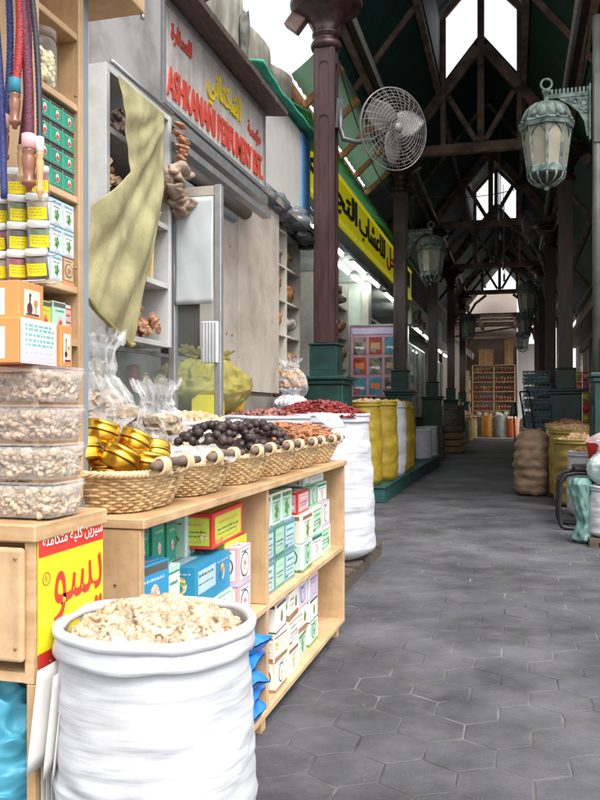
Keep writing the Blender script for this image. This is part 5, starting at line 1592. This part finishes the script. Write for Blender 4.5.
g = G(); g.lathe([(0, .0), (.085, 0), (.09, .01), (.09, .17), (.08, .19)], 32, caps=False); g.build('jar', tubp, t, world=False)
g = G(); g.lathe([(.088, .19), (.095, .195), (.095, .222), (.088, .232), (.0, .235)], 32, caps=False); g.build('lid', clear('grey clear lid', op=.4, body=(.5, .52, .55)), t, world=False)
g = G()
for q in range(50): a = rnd(0, 6.28); r = rnd(.03, .075); g.ico((r * cos(a), r * sin(a), rnd(.02, .15)), rnd(.015, .025), 0, 1, .4)
g.build('contents', chunk, t, world=False)
# glass showcase deeper in the shop
t = thing('glass_showcase', 'glass showcase with jars and tins beneath the white cabinet', 'showcase', (-2.45, 4.6, 0))
g = G()
for x in (-2.66, -2.14):
    for y in (3.72, 5.58): g.bx(x - .012, x + .012, y - .012, y + .012, .0, 1.6)
for z in (.9, 1.6): g.bx(-2.147, -2.133, 3.733, 5.567, z - .012, z + .012); g.bx(-2.647, -2.153, 3.713, 3.727, z - .012, z + .012)
g.build('frame', alu, t)
g = G(); g.bx(-2.66, -2.145, 3.735, 5.565, .1, .88); g.build('base', whitel, t)
g = G(); g.bx(-2.142, -2.138, 3.735, 5.565, .915, 1.585); g.bx(-2.645, -2.155, 3.718, 3.722, .915, 1.585); g.build('pane', glass, t)
for z in (1.13, 1.36):
    g = G(); g.bx(-2.64, -2.16, 3.74, 5.56, z, z + .008); g.build('glass_shelf', glass, t)
names = [('red', jar_r), ('amber', tan_b), ('white', white_p), ('green', M('green tin', (.05, .22, .12), .4)), ('brown', brown_b)]
k = 0
for si, z in enumerate((.886, 1.139, 1.369)):
    y = 3.85 + .05 * si
    c_ = 0
    while y < 5.4:
        nm, mm = names[(k * 3 + si) % 5]
        g = G(); hh = rnd(.11, .17); rr = rnd(.035, .05)
        x = -2.23 - .05 * (k % 3)
        g.lathe([(0, 0), (rr, 0), (rr, hh * .8), (rr * .8, hh * .86), (rr * .85, hh * .88), (rr * .85, hh), (0, hh)], 14, c=(x, y, z), caps=False)
        tag(g.build('tin', mm), '%s tin, %s from the near end, %s shelf of glass showcase' % (nm, ORD[c_], ['lowest', 'middle', 'top'][si]), 'tin', 'tins in the glass showcase')
        y += rnd(.13, .2); k += 1; c_ += 1

# ------------------------------------------------------------------ open sacks behind the baskets
t = thing('pallet', 'dark wooden pallet under the tall white sacks', 'pallet', (-1.5, 5.3, 0))
for x in (-2.0, -1.55, -1.17):
    g = G(); g.bx(x - .045, x + .045, 4.3, 6.95, 0, .09); g.build('beam', chip, t)
for k in range(9):
    y = 4.34 + .31 * k
    g = G(); g.bx(-2.08, -1.13 + rnd(-.02, .02), y - .11, y + .11, .091, .115); g.build('slat', chip, t, bevel=.003)
GS = 'white open sacks behind the baskets'
def nuts(cx, cy, z0, r, h, n, s0, s1, mat, name, label, cat, seed):
    return lumps(cx, cy, z0, r, h, n, s0, s1, mat, name, label, cat, 1., mat, seed, 1, .15)
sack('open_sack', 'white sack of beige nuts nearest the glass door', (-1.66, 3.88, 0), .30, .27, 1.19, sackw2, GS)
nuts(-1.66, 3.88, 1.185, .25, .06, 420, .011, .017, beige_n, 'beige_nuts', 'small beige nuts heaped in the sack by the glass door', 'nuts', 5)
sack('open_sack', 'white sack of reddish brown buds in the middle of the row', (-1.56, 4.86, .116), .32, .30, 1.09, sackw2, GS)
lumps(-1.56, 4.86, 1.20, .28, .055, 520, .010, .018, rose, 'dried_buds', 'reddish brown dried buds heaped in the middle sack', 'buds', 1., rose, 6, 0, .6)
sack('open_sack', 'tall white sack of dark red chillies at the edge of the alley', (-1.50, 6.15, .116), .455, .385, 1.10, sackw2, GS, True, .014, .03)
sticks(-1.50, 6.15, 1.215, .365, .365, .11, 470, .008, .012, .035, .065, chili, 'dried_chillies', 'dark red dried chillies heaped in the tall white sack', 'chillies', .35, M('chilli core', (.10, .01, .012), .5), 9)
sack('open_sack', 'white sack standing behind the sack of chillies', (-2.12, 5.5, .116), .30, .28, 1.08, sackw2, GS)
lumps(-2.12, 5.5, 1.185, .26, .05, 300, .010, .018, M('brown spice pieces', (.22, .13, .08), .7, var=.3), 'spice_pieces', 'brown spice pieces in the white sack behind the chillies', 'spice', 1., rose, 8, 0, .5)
# white cloth flap over the edge of the chilli sack
def fl(u, v):
    y = 5.02 + .62 * u; x = -1.30 + .13 * v + .03 * noise.noise(V((u * 4, v * 3, 1)))
    return V((x, y, 1.235 - .10 * v * v + .012 * noise.noise(V((u * 8, v * 5, 3)))))
g = G(); g.grid(fl, 20, 8)
tag(g.build('sack_flap', sackw2, solid=.005), 'white sack cloth folded flat between the buds and the chillies', 'cloth')
def tiedbag(name, label, loc, rx, ry, h, mat, seed, group=None, wr=.025):
    g = bag_geo(rx, ry, h, seed, wr)
    g.v = [(a + loc[0], b + loc[1], c + loc[2]) for a, b, c in g.v]
    return tag(g.build(name, mat), label, 'bag', group)
t = thing('yellow_bag', 'slumped yellow green plastic bag seen through and beside the glass door', 'bag', (-2.14, 5.35, 1.22))
bag_geo(.25, .62, .46, 3.2, .03, tie=.86, neck=.15).build('bag', yelbag, t, world=False)
g = G(); g.box((.16, -.34, .07), (.16, .34, .13), 0, Matrix.Rotation(.2, 3, 'Z')); g.build('yellow_content', yel_p, t, world=False); g = G(); g.ico((.05, .3, .1), .13, 0, 2, .3, (1, 1.6, .7), True); g.build('orange_content', M('orange powder', (.60, .36, .03), .6), t, world=False)
t = thing('orange_bag', 'tied clear bag of orange brown spice at the foot of the nearest maroon column', 'bag', (-2.45, 8.7, 1.36))
bag_geo(.20, .24, .48, 7.7, .03).build('film', film, t, world=False)
g = G()
for q in range(60): a = rnd(0, 6.28); r = rnd(.05, .15); g.ico((r * cos(a), r * 1.2 * sin(a), rnd(.05, .34)), rnd(.03, .05), 0, 1, .4)
g.build('contents', M('orange brown spice', (.42, .20, .04), .6, var=.4, sc=20), t, world=False)
tiedbag('clear_white_bag', 'small white plastic bag below the tied orange bag', (-2.28, 8.1, 1.22), .17, .2, .26, sheer('white bag film', (.62, .64, .68), .35, .2), 2.2)
# things those bags rest on
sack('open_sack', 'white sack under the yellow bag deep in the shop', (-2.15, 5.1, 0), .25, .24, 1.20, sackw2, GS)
t = thing('counter', 'dark low counter at the foot of the nearest maroon column', 'counter', (-2.2, 7.9, 0))
g = G(); g.bx(-2.5, -1.9, 7.2, 9.0, 0, 1.16); g.build('body', shopd, t)
g = G(); g.bx(-2.51, -1.86, 7.17, 9.02, 1.165, 1.2); g.build('top', chip, t)

# ------------------------------------------------------------------ yellow sacks on the teal plinth
t = thing('teal_plinth', 'low teal painted plinth under the yellow sacks', 'plinth', (-2.1, 14.5, 0))
g = G(); g.bx(-2.75, -1.70, 10.75, 19.0, 0, .2); g.build('body', tealpl, t, bevel=.015, seg=2)
g = G(); g.bx(-2.77, -1.685, 10.73, 19.0, .2005, .225); g.build('lip', tealpl, t, bevel=.004)
GY = 'yellow sacks on the teal plinth'
sack('yellow_sack', 'nearest yellow sack on the teal plinth', (-2.02, 11.05, .226), .24, .20, 1.14, sacky, GY, wr=.02)
sack('yellow_sack', 'second yellow sack on the teal plinth, with a white plastic top', (-1.93, 11.75, .226), .26, .24, 1.16, sacky, GY, wr=.02)
sack('white_sack', 'slim white sack squeezed between the yellow sacks', (-1.88, 12.55, .226), .22, .22, 1.13, sackw2, None, wr=.02)
sack('yellow_sack', 'third yellow sack on the teal plinth, beyond the white one', (-1.93, 13.35, .226), .24, .24, 1.14, sacky, GY, wr=.02)
sack('yellow_sack', 'farthest yellow sack on the teal plinth', (-1.95, 14.2, .226), .24, .22, 1.10, sacky, GY, wr=.02)
for (x, y, m, l) in ((-2.02, 11.05, beige_n, 'nearest yellow sack'), (-1.93, 11.75, resin, 'second yellow sack'), (-1.88, 12.55, tan_b, 'slim white sack'), (-1.93, 13.35, beige_n, 'third yellow sack'), (-1.95, 14.2, cinn, 'farthest yellow sack')):
    lumps(x, y, 1.36, .19, .05, 110, .018, .03, m, 'spice_heap', 'spice heaped in the mouth of the ' + l, 'spice', 1., m, int(y * 7), 0, .5)
# further left sacks and crates
GF = 'goods along the shaded left side'
sack('white_sack', 'white sack low against the second left column', (-1.95, 17.0, .226), .26, .25, .62, sackw2, GF)
sack('white_sack', 'white sack behind the one by the second left column', (-1.93, 18.0, .226), .26, .25, .66, sackw2, GF)
t = thing('wooden_crate', 'dim orange brown wooden crate under grey sacks before the fourth column', 'crate', (-1.95, 25.2, 0))
for z in (.02, .22, .42): 
    g = G(); g.bx(-2.4, -1.55, 24.0, 26.5, z, z + .17); g.build('slat', M('orange crate wood', (.26, .13, .06), .7, var=.25, sc=3) if z < .1 else bpy.data.materials['orange crate wood'], t, bevel=.01)
for k, (x, y, s_) in enumerate(((-1.9, 24.4, .42), (-1.88, 25.2, .42), (-1.9, 26.0, .40))):
    sack('grey_sack', 'grey brown sack on the dim wooden crate, %s from the near end' % ORD[k], (x, y, .6), s_ * .95, s_ * .8, .72 + .1 * (k % 2), sackg, GF)
for k, (x, y) in enumerate(((-2.15, 20.3), (-2.1, 21.2), (-2.12, 27.6), (-2.05, 30.0), (-2.05, 31.4))):
    sack('grey_sack', '%s small dim sack standing along the left shopfronts' % ORD[k], (x, y, .0), .33, .3, .85, sackg, GF)
# dark cabinet
t = thing('dark_counter', 'dark counter between the second and third left columns', 'counter', (-2.6, 20.5, 0))
g = G(); g.bx(-2.9, -2.45, 19.2, 22.0, 0, 1.05); g.build('body', shopd, t)
g = G(); g.bx(-2.92, -2.42, 19.15, 22.05, 1.055, 1.09); g.build('top', chip, t)

# ------------------------------------------------------------------ right side
t = thing('burlap_sack', 'full brown burlap sack standing at the right edge of the alley', 'sack', (.245, 12.4, 0))
def bsk(u, v):
    a = 2 * pi * u
    pr = [(0, .14), (.02, .215), (.08, .25), (.3, .262), (.6, .262), (.8, .25), (.90, .22), (.97, .15), (1, .0)]
    for p, q in zip(pr, pr[1:]):
        if v <= q[0]:
            f = (v - p[0]) / (q[0] - p[0]); r = p[1] + (q[1] - p[1]) * f; break
    r *= 1 + .035 * sin(v * 44) * sin(pi * v) + .10 * noise.noise(V((cos(a) * 1.5, sin(a) * 1.5, v * 5)))
    return V((r * cos(a), r * sin(a), .98 * v + .02 * noise.noise(V((cos(a) * 2, sin(a) * 2, v * 3)))))
g = G(); g.grid(bsk, 64, 70, closed=True); g.build('bag', burlap, t, world=False)
g = G(); g.tube([(.12 * cos(a), .05 * sin(a), .965 + .02 * cos(2 * a)) for a in [2 * pi * k / 14 for k in range(14)]], .02, 6, closed=True); g.build('stitched_top', burlap, t, world=False)
# mustard sacks with heaped tops, row behind row
GT = 'mustard sacks standing in rows on the right'
mustard = weave('mustard woven sack', (.30, .215, .05), var=.25)
k = 0
hm = [cinn, tan_b, beige_n, M('orange brown pods', (.42, .22, .09), .7, var=.4, sc=9), beige_n, tan_b]
for ri, (y, h) in enumerate(((13.1, 1.04), (12.15, .98), (11.2, .87))):
    for ci, x in enumerate((.80 + .02 * ri, 1.50)):
        nm = '%s row, %s' % (['back', 'middle', 'front'][ri], ['alley side', 'wall side'][ci])
        sack('mustard_sack', 'mustard sack with a heaped top on the right, ' + nm, (x, y, 0), .33, .33, h, sacktan if (ri, ci) == (0, 0) else mustard, GT, ell=1.2, wr=.022)
        lumps(x, y, h - .01, .30, .07, 150, .018, .034, hm[k], 'spice_heap', 'spice heaped on the mustard sack on the right, ' + nm, 'spice', 1.2, tan_b, 12 + k, 0, .5)
        k += 1
# white sack on the tube chair, teal bag, white bags, red bag
sack('white_sack', 'white blue sack behind the black tube chair', (.88, 10.1, .0), .27, .26, .76, sackw2, None)
lumps(.88, 10.1, .75, .23, .06, 120, .016, .03, hm[3], 'pods', 'orange brown pods heaped in the white blue sack behind the chair', 'pods', 1., tan_b, 31, 0, .5)
t = thing('tube_chair', 'black sled base tube chair seen from the side at the right edge', 'chair', (.80, 9.05, 0))
for yy in (8.83, 9.27):
    g = G()
    pts = [(1.25, yy, .60), (.62, yy, .60), (.52, yy, .58), (.465, yy, .51), (.45, yy, .25), (.455, yy, .09), (.475, yy, .035), (.54, yy, .02), (1.2, yy, .02)]
    sm = []
    for a, b in zip(pts, pts[1:]):
        for q in range(4): sm.append(V(a).lerp(V(b), q / 4))
    sm.append(V(pts[-1]))
    g.tube(sm, .022, 10); g.build('leg', black_p, t)
g = G(); g.bx(.60, 1.10, 8.80, 9.30, .62, .67); g.build('seat', M('dark seat', (.03, .025, .03), .6), t, bevel=.02, seg=3)
g = G(); g.bx(1.12, 1.17, 8.80, 9.30, .72, 1.1); g.build('backrest', bpy.data.materials['dark seat'], t, bevel=.02, seg=3)
g = G(); g.tube([(1.2, 8.83, .6), (1.17, 8.83, 1.05)], .018, 8); g.tube([(1.2, 9.27, .6), (1.17, 9.27, 1.05)], .018, 8); g.build('back_frame', black_p, t)
g = G(); g.tube([(.465, 8.83, .51), (.465, 9.27, .51)], .016, 8); g.build('cross_bar', black_p, t)
t = thing('teal_bag', 'slumped teal plastic bag on the paving at the right edge', 'bag', (.625, 8.05, 0))
def tl(u, v):
    a = 2 * pi * u
    w_ = .12 * (1 - .2 * sin(pi * v)) * (min(1, v * 9 + .5)) * (1 if v < .9 else 1 - 3 * (v - .9))
    k = noise.noise(V((cos(a) * 2, sin(a) * 2, v * 8))) + .6 * (.4 - abs(noise.noise(V((cos(a) * 3, sin(a) * 3, v * 6 + 4))))) 
    return V((w_ * cos(a) + .03 * sin(v * 5) + .02 * k, 1.2 * w_ * sin(a) + .02 * k, .62 * v))
g = G(); g.grid(tl, 80, 80, closed=True); g.build('bag', tealbag, t, world=False)
sack('white_sack', 'bulging white sack at the right edge of the photo', (.86, 8.0, .08), .20, .17, .46, sackw2, None)
g = G()
for k in range(4): g.bx(.66, 1.3, 7.75 + .15 * k, 7.87 + .15 * k, .045, .075)
for x in (.70, 1.2): g.bx(x - .04, x + .04, 7.75, 8.35, 0, .044)
tag(g.build('small_pallet', chip), 'low dark pallet under the bulging white sack', 'pallet')
tiedbag('clear_white_bag', 'clear whitish bag on top of the bulging white sack', (.87, 8.05, .545), .21, .2, .42, sheer('milky film', (.62, .72, .70), .3, .35), 4.4)
t = thing('red_bucket', 'red plastic bucket wrapped in clear film at the right edge', 'bucket', (.90, 8.75, .58))
g = G(); g.lathe([(.0, 0), (.14, 0), (.19, .34), (.20, .35), (.18, .355), (.17, .33), (.0, .3)], 24, caps=False); g.build('body', red_p, t, world=False)
g = G(); g.grid(lambda u, v: V(((.21 * v) * cos(2 * pi * u), (.21 * v) * sin(2 * pi * u), .44 - .09 * v ** 3 + .02 * noise.noise(V((u * 9, v * 4, 1))))), 30, 10, closed=True); g.build('film', film, t, world=False)
# pouch rack
t = thing('pouch_rack', 'rack of yellow and red pouches behind the second right column', 'rack', (1.45, 17.0, 0))
for x in (1.17, 1.70):
    g = G(); g.tube([(x, 17.05, 0), (x, 17.05, 2.12)], .02, 8); g.build('upright', steel_d, t)
for k in range(8):
    g = G(); g.tube([(1.17, 17.05, .56 + .21 * k), (1.70, 17.05, .56 + .21 * k)], .008, 6); g.build('bar', steel_d, t)
pc = [yel_p, red_p, M('amber pouch', (.62, .36, .03), .35), M('purple pouch', (.22, .06, .14), .35), M('olive pouch', (.40, .40, .06), .35)]
for r in range(8):
    for q in range(4):
        g = G(); x = 1.18 + .13 * q; z = .375 + .21 * r
        g.grid(lambda u, v: V((x + .12 * u, 17.0 - .035 * sin(pi * u) * sin(pi * v), z + .185 * v)), 7, 7)
        g.bx(x + .03, x + .09, 16.952, 16.956, z + .07, z + .13, 1)
        tag(g.build('pouch', [pc[(r * 3 + q * 2 + (r // 2)) % 5], pc[(r + q + 1) % 5]], solid=.004), '%s pouch, %s row up and %s from the left on the pouch rack' % (['yellow', 'red', 'amber', 'purple', 'olive'][(r * 3 + q * 2 + (r // 2)) % 5], ORD[r], ORD[q]), 'pouch', 'pouches on the pouch rack')
# small blue tin by pedestal
# right hand buildings
rb = thing('right_building', 'dim shop building along the right side with a brown shutter', 'building', (3, 21, 0))
g = G(); g.bx(2.3, 2.6, 10.0, 23.4, 0, 6.4); g.build('wall', shopd, rb)
g = G(); g.bx(2.3, 2.6, 31.4, 33.0, 0, 6.4); g.build('pier', M('pale pier', (.6, .57, .52), .8), rb)
g = G(); g.bx(2.3, 2.6, 23.404, 31.396, 3.4, 6.4); g.build('lintel', shopd, rb)
g = G(); g.bx(2.42, 2.5, 26.2, 31.3, 0, 3.39); g.build('shutter', brownd, rb)
g = G(); g.bx(2.35, 2.42, 23.5, 26.1, 0, 3.39); g.build('pale_door', M('pale door', (.55, .56, .55), .6), rb)
g = G()
for y in (23.6, 24.3, 25.2, 26.1): g.tube([(2.25, y, 0), (2.25, y, 3.5)], .05, 8)
g.build('pipe', alu, rb)
g = G(); g.bx(1.75, 2.3, 10.0, 33.0, 3.7, 3.85); g.build('canopy', brownd, rb)
g = G(); g.bx(2.3, 2.75, 10.0, 33.0, 6.405, 6.5); g.build('coping', concrete, rb)
# stacked wire crates with a broom and a shovel
t0 = None
for k in range(7):
    t = thing('wire_crate', 'grey blue wire crate, %s in the stack at the third right column' % ['lowest', 'second', 'third', 'fourth', 'fifth', 'sixth', 'topmost'][k], 'crate', (.55 + .02 * (k % 2), 22.9 - .6, .02 + .33 * k), 'stacked wire crates on the right')
    g = G()
    W, D, H_ = .34, .26, .31
    for z in (.0, .1, .2, .3):
        g.tube([(-W, -D, z), (W, -D, z), (W, D, z), (-W, D, z)], .014, 5, closed=True)
    for q in range(7):
        x = -W + 2 * W * q / 6
        g.tube([(x, -D, 0), (x, -D, .3)], .012, 5); g.tube([(x, D, 0), (x, D, .3)], .012, 5)
    for q in range(1, 5):
        y = -D + 2 * D * q / 5
        g.tube([(-W, y, 0), (-W, y, .3)], .012, 5); g.tube([(W, y, 0), (W, y, .3)], .012, 5)
    g.build('wire_frame', meshm, t, world=False)
    g = G(); g.bx(-W + .03, W - .03, -D + .03, D - .03, .015, .24); g.build('contents', slate_b, t, world=False)
t = thing('shovel', 'upright shovel with a dark blade leaning by the crates', 'shovel', (.0, 21.5, 0))
g = G(); g.tube([(.02, 21.6, .0), (-.03, 21.5, 1.15)], .022, 8); g.build('shaft', bark, t)
g = G(); g.grid(lambda u, v: V((-.03 + (.15 - .05 * abs(v - .5)) * (u - .5) * (1.6 - .9 * v), 21.49 - .03 * sin(pi * u), 1.12 + .36 * v)), 8, 8); g.build('blade', steel_d, t, solid=.01)
t = thing('hand_truck', 'dark hand truck handle leaning against the wire crates', 'hand truck', (.2, 21.4, 0))
for dx_ in (0, .22):
    g = G(); g.tube([(.35 + dx_, 21.35, .08), (.12 + dx_, 21.45, 1.75)], .022, 8); g.build('rail', black_p, t)
g = G(); g.tube([(.12, 21.45, 1.75), (.34, 21.45, 1.75)], .022, 8); g.build('grip', black_p, t)
g = G(); g.tube([(.27, 21.39, .7), (.49, 21.39, .7)], .016, 8); g.build('cross_bar', black_p, t)
for x in (.33, .60):
    g = G(); g.tube([(x, 21.45, .11), (x + .05, 21.45, .11)], .11, 16); g.build('wheel', black_p, t)
# dark sacks on the right, deeper
for k, (x, y) in enumerate(((1.35, 14.3), (1.2, 18.6), (.95, 24.4), (1.0, 27.2), (.85, 31.0))):
    sack('grey_sack', '%s dim sack standing along the right side of the alley' % ORD[k], (x, y, 0), .36, .33, .95, sackg, 'dim sacks along the right side')

# ------------------------------------------------------------------ end of the alley
fb = thing('end_building', 'beige building across the end of the alley with an open shop', 'building', (-1, 42, 0))
g = G(); g.bx(-7, .1, 42.3, 42.6, 0, 7.25); g.build('back_wall', farw, fb)
g = G(); g.bx(-7, -2.4, 41.2, 42.29, 0, 6.2); g.build('side_wall', farw, fb)
g = G(); g.bx(-2.395, .09, 41.3, 42.29, 4.9, 5.0); g.build('soffit', farw, fb)
wb = thing('white_building', 'plain white building at the end of the alley, right of the jar shelves', 'building', (1.2, 42, 0))
g = G(); g.bx(.12, 1.25, 41.0, 43, 0, 4.45); g.build('wall', white_w, wb)
g = G(); g.bx(.10, 1.28, 40.97, 43.02, 4.455, 4.55); g.build('coping', white_w, wb)
g = G(); g.bx(1.25, 9, 47, 47.4, 0, 6.8); tag(g.build('pale_wall', white_w), 'bright pale wall seen through the gap at the far right', 'wall')
js = thing('jar_shelves', 'tall shelves of red jars in the shop at the end of the alley', 'shelf', (-.85, 41.2, 0))
for x in (-2.05, -1.02, .0):
    g = G(); g.bx(x - .03, x + .03, 41.0, 41.35, .1, 3.55); g.build('upright', tan_b, js)
LZ = (1.25, 1.72, 2.2, 2.68, 3.15)
for z in LZ + (3.52,):
    g = G(); g.bx(-2.02, -.03, 41.0, 41.35, z, z + .035); g.build('shelf_board', tan_b, js)
jr = {}
for zi, z in enumerate(LZ):
    for q in range(14):
        x = -1.93 + .135 * q + (.08 if q > 6 else 0) + rnd(-.012, .012)
        kk = ('red', 'red', 'amber', 'red', 'brown')[(zi * 3 + q // 3 + (q * zi) % 2) % 5]
        if kk not in jr:
            g = G(); g.lathe([(0, 0), (.046, 0), (.048, .17), (.038, .19)], 10, caps=False); g.lathe([(.043, .19), (.043, .245), (0, .246)], 10, m=1, caps=False); jr[kk] = g.build('shelf_jar', [{'red': jar_r, 'amber': jar_a, 'brown': jar_k}[kk], tan_b]); o = jr[kk]
        else: o = jr[kk].copy(); C.objects.link(o)
        o.location = (x, 41.12 + rnd(-.03, .05), z + .036); o.scale = (1, 1, rnd(.8, 1.12)); tag(o, '%s jar standing on the tall shelves at the end of the alley' % kk, 'jar', '%s jars on the end shelves' % kk)
for (x0, x1, h, l) in ((-1.75, -1.05, .78, 'square cardboard box on top of the jar shelves'), (-.5, -.08, 1.25, 'tall cardboard box on top of the jar shelves at the right')):
    t = thing('cardboard_box', l, 'box', ((x0 + x1) / 2, 41.2, 3.556), 'cardboard boxes on the end shelves')
    g = G(); g.bx(x0, x1, 41.0, 41.35, 3.557, 3.557 + h); g.build('body', cardb, t, bevel=.01)
    g = G(); g.bx((x0 + x1) / 2 - .03, (x0 + x1) / 2 + .03, 40.99, 41.36, 3.557, 3.562 + h); g.build('tape', tan_b, t)
for k, (x, m, l) in enumerate(((-1.28, barrel_o, 'orange brown barrel, left one at the end of the alley'), (-.72, barrel_g, 'grey green barrel, middle one at the end of the alley'), (-.15, M('red orange barrel', (.55, .12, .03), .55), 'red orange barrel, right one at the end of the alley'))):
    t = thing('barrel', l, 'barrel', (x, 39.3, 0), 'barrels at the end of the alley')
    g = G(); g.lathe([(.0, 0), (.22, 0), (.25, .04), (.26, .4), (.25, 1.0 - .15 * (k == 2)), (.23, 1.05 - .15 * (k == 2)), (.21, 1.05 - .15 * (k == 2)), (0, 1.03 - .15 * (k == 2))], 20); g.build('body', m, t, world=False)
    g = G(); 
    for q in range(14): g.ico((rnd(-.15, .15), rnd(-.15, .15), 1.06 - .15 * (k == 2)), rnd(.05, .09), 0, 0, .4)
    g.build('contents', [tan_b, cream_b, white_p][k], t, world=False)
t = thing('end_table', 'low table of pale goods in front of the jar shelves', 'table', (-.8, 40.2, 0))
g = G(); g.bx(-1.9, .05, 40.0, 40.6, .95, 1.0); g.build('table_top', tan_b, t)
g = G(); g.bx(-1.85, 0, 40.05, 40.1, 0, .949); g.build('front_board', shopd, t)
for k in range(6):
    g = G()
    for q in range(10): g.ico((-1.7 + .31 * k + rnd(-.1, .1), 40.3 + rnd(-.15, .15), 1.05 + rnd(0, .1)), rnd(.06, .1), 0, 0, .4)
    tag(g.build('goods_heap', [cream_b, tan_b, cinn, white_p, mint_b, tan_b][k]), '%s heap of goods from the left on the low end table' % ORD[k], 'goods', 'goods heaps on the end table')
# striped awning on the left of the end
t = thing('red_white_awning', 'sagging white awning with a red patch at the end of the left row', 'awning', (-2.4, 37.2, 4.2))
def ra(u, v): return V((-2.95 + 1.1 * v, 36.3 + 2.0 * u, 4.75 - .9 * v + .1 * sin(u * 9) * v - .15 * sin(pi * u)))
g = G(); g.grid(ra, 20, 8); g.build('canvas', M('off white awning', (.66, .60, .58), .7), t, solid=.02)
g = G(); g.grid(lambda u, v: ra(.1 + .35 * u, .45 + .3 * v) + V((.02, 0, .03)), 6, 6); g.build('red_patch', red_p, t, solid=.02)
# cross roof at the end with gaps
t = thing('end_roof', 'low timber slatted roof over the cross street', 'roof', (-1, 39, 5.6))
for x in (-3.2, -1.6, .0, 1.6):
    g = G(); g.bx(x - .08, x + .08, 36.6, 42.2, 5.4, 5.56); g.build('beam', truss, t)
for k, (y0, y1) in enumerate(((36.7, 38.0), (38.7, 39.5), (40.3, 42.2))):
    g = G(); g.bx(-3.4, 1.9, y0, y1, 5.565, 5.62); g.build('roof_board', truss, t)
for x in (-3.3, 1.85):
    g = G(); g.bx(x - .07, x + .07, 37.1, 37.24, 0, 5.395); g.build('post', maroon, t)
g = G(); g.bar((-3.2, 37.5, 4.6), (1.6, 38.2, 5.35), .1, .1); g.build('tie', truss, t)

# more goods crowding the far part of the alley
EG = 'tan sacks and crates around the end of the alley'
k = 0
for (x, y, r, h) in ((-2.0, 33.2, .34, .9), (-2.05, 34.6, .34, 1.1), (-1.95, 36.4, .32, .9), (-2.1, 38.6, .34, 1.0), (.55, 36.2, .34, .9), (.5, 37.8, .32, .8), (.62, 33.6, .34, 1.0)):
    sack('open_sack', '%s tan sack crowding the far end, counted from the left front' % ORD[k], (x, y, 0), r, r * .92, h, sacktan, EG)
    lumps(x, y, h - .01, r * .85, .10, 60, .03, .06, [cinn, beige_n, chili, beige_n, tan_b, cinn, rose][k], 'spice_heap', 'spice heaped in the %s tan sack near the far end' % ORD[k], 'spice', 1., tan_b, 40 + k, 0, .5)
    k += 1
for k, (x, z, w_, h, m) in enumerate(((-2.35, 0, .5, .5, cardb), (-2.35, .505, .46, .42, tan_b), (-2.3, .93, .42, .36, orange_b), (-2.32, 1.295, .36, .3, cardb))):
    t = thing('carton_crate', 'cardboard carton, %s up in the pile by the last left shop' % ORD[k], 'box', (x, 32.0, z), 'cartons piled by the last left shop')
    g = G(); g.bx(x, x + w_, 31.7, 32.3, z, z + h); g.build('body', m, t, bevel=.01)
    g = G(); g.bx(x + w_ * .45, x + w_ * .55, 31.694, 32.306, z + .01, z + h + .004); g.build('tape', tan_b, t)
t = thing('goods_shelf', 'tall warm coloured goods shelf at the left end of the cross street', 'shelf', (-2.2, 40.6, 0))
g = G()
for z in (.5, 1.1, 1.7, 2.3, 2.9): g.bx(-2.38, -2.12, 39.4, 41.1, z, z + .04)
g.build('shelf_board', tan_b, t)
g = G(); g.bx(-2.385, -2.115, 39.36, 39.4, 0, 3.2); g.build('upright', tan_b, t)
for zi, z in enumerate((.54, 1.14, 1.74, 2.34)):
    for q in range(5):
        g = G(); yy = 39.5 + .31 * q; g.bx(-2.33, -2.14, yy, yy + .25, z, z + rnd(.25, .48))
        tag(g.build('goods_box', [cardb, orange_b, cream_b, red_p, mint_b][(q + zi * 2) % 5], bevel=.01), 'goods box, %s shelf up, %s from the front on the left end shelf' % (ORD[zi], ORD[q]), 'box', 'boxes on the left end shelf')
# bread-like shallow trays along the right front, baskets on crates
for k, (x, y) in enumerate(((1.48, 9.7), (1.62, 10.4), (2.05, 11.2))):
    t = thing('tray_stand', '%s wooden tray stand with heaped goods behind the tube chair' % ORD[k], 'stand', (x, y, 0), 'tray stands on the right')
    g = G(); g.bx(x - .28, x + .28, y - .3, y + .3, .02, .80); g.build('crate_base', chip, t, bevel=.01)
    g = G(); g.lathe([(.20, .81), (.27, .93), (.285, .93), (.28, .91)], 28, c=(x, y, 0), caps=True); g.build('tray', wick, t)
    lumps(x, y, .90, .24, .10, 160, .02, .035, [orange_b, rose, beige_n][k], 'goods_heap', 'heaped goods in the %s tray behind the tube chair' % ORD[k], 'goods', 1., tan_b, 60 + k, 0, .5)
# loose wires
for k, (p, q, sg_) in enumerate((((-2.08, 9.5, 5.5), (-2.08, 15.8, 5.4), .5), ((-2.08, 15.9, 5.6), (.8, 15.95, 5.75), .25), ((.8, 9.5, 5.6), (.8, 15.8, 5.5), .35), ((-2.08, 16.0, 5.3), (-2.08, 22.3, 5.4), .4), ((-2.7, 10.1, 4.15), (-2.1, 9.52, 3.6), .15))):
    p, q = V(p), V(q)
    g = G(); g.tube([p.lerp(q, i / 16) - V((0, 0, sg_ * 4 * (i / 16) * (1 - i / 16))) for i in range(17)], .009, 5)
    tag(g.build('wire', black_p), 'slack black wire strung %s' % ['along the first left columns', 'across the alley under the second truss', 'along the first right columns', 'between the second and third left columns', 'from the yellow sign to the nearest column'][k], 'wire', 'slack wires in the alley')
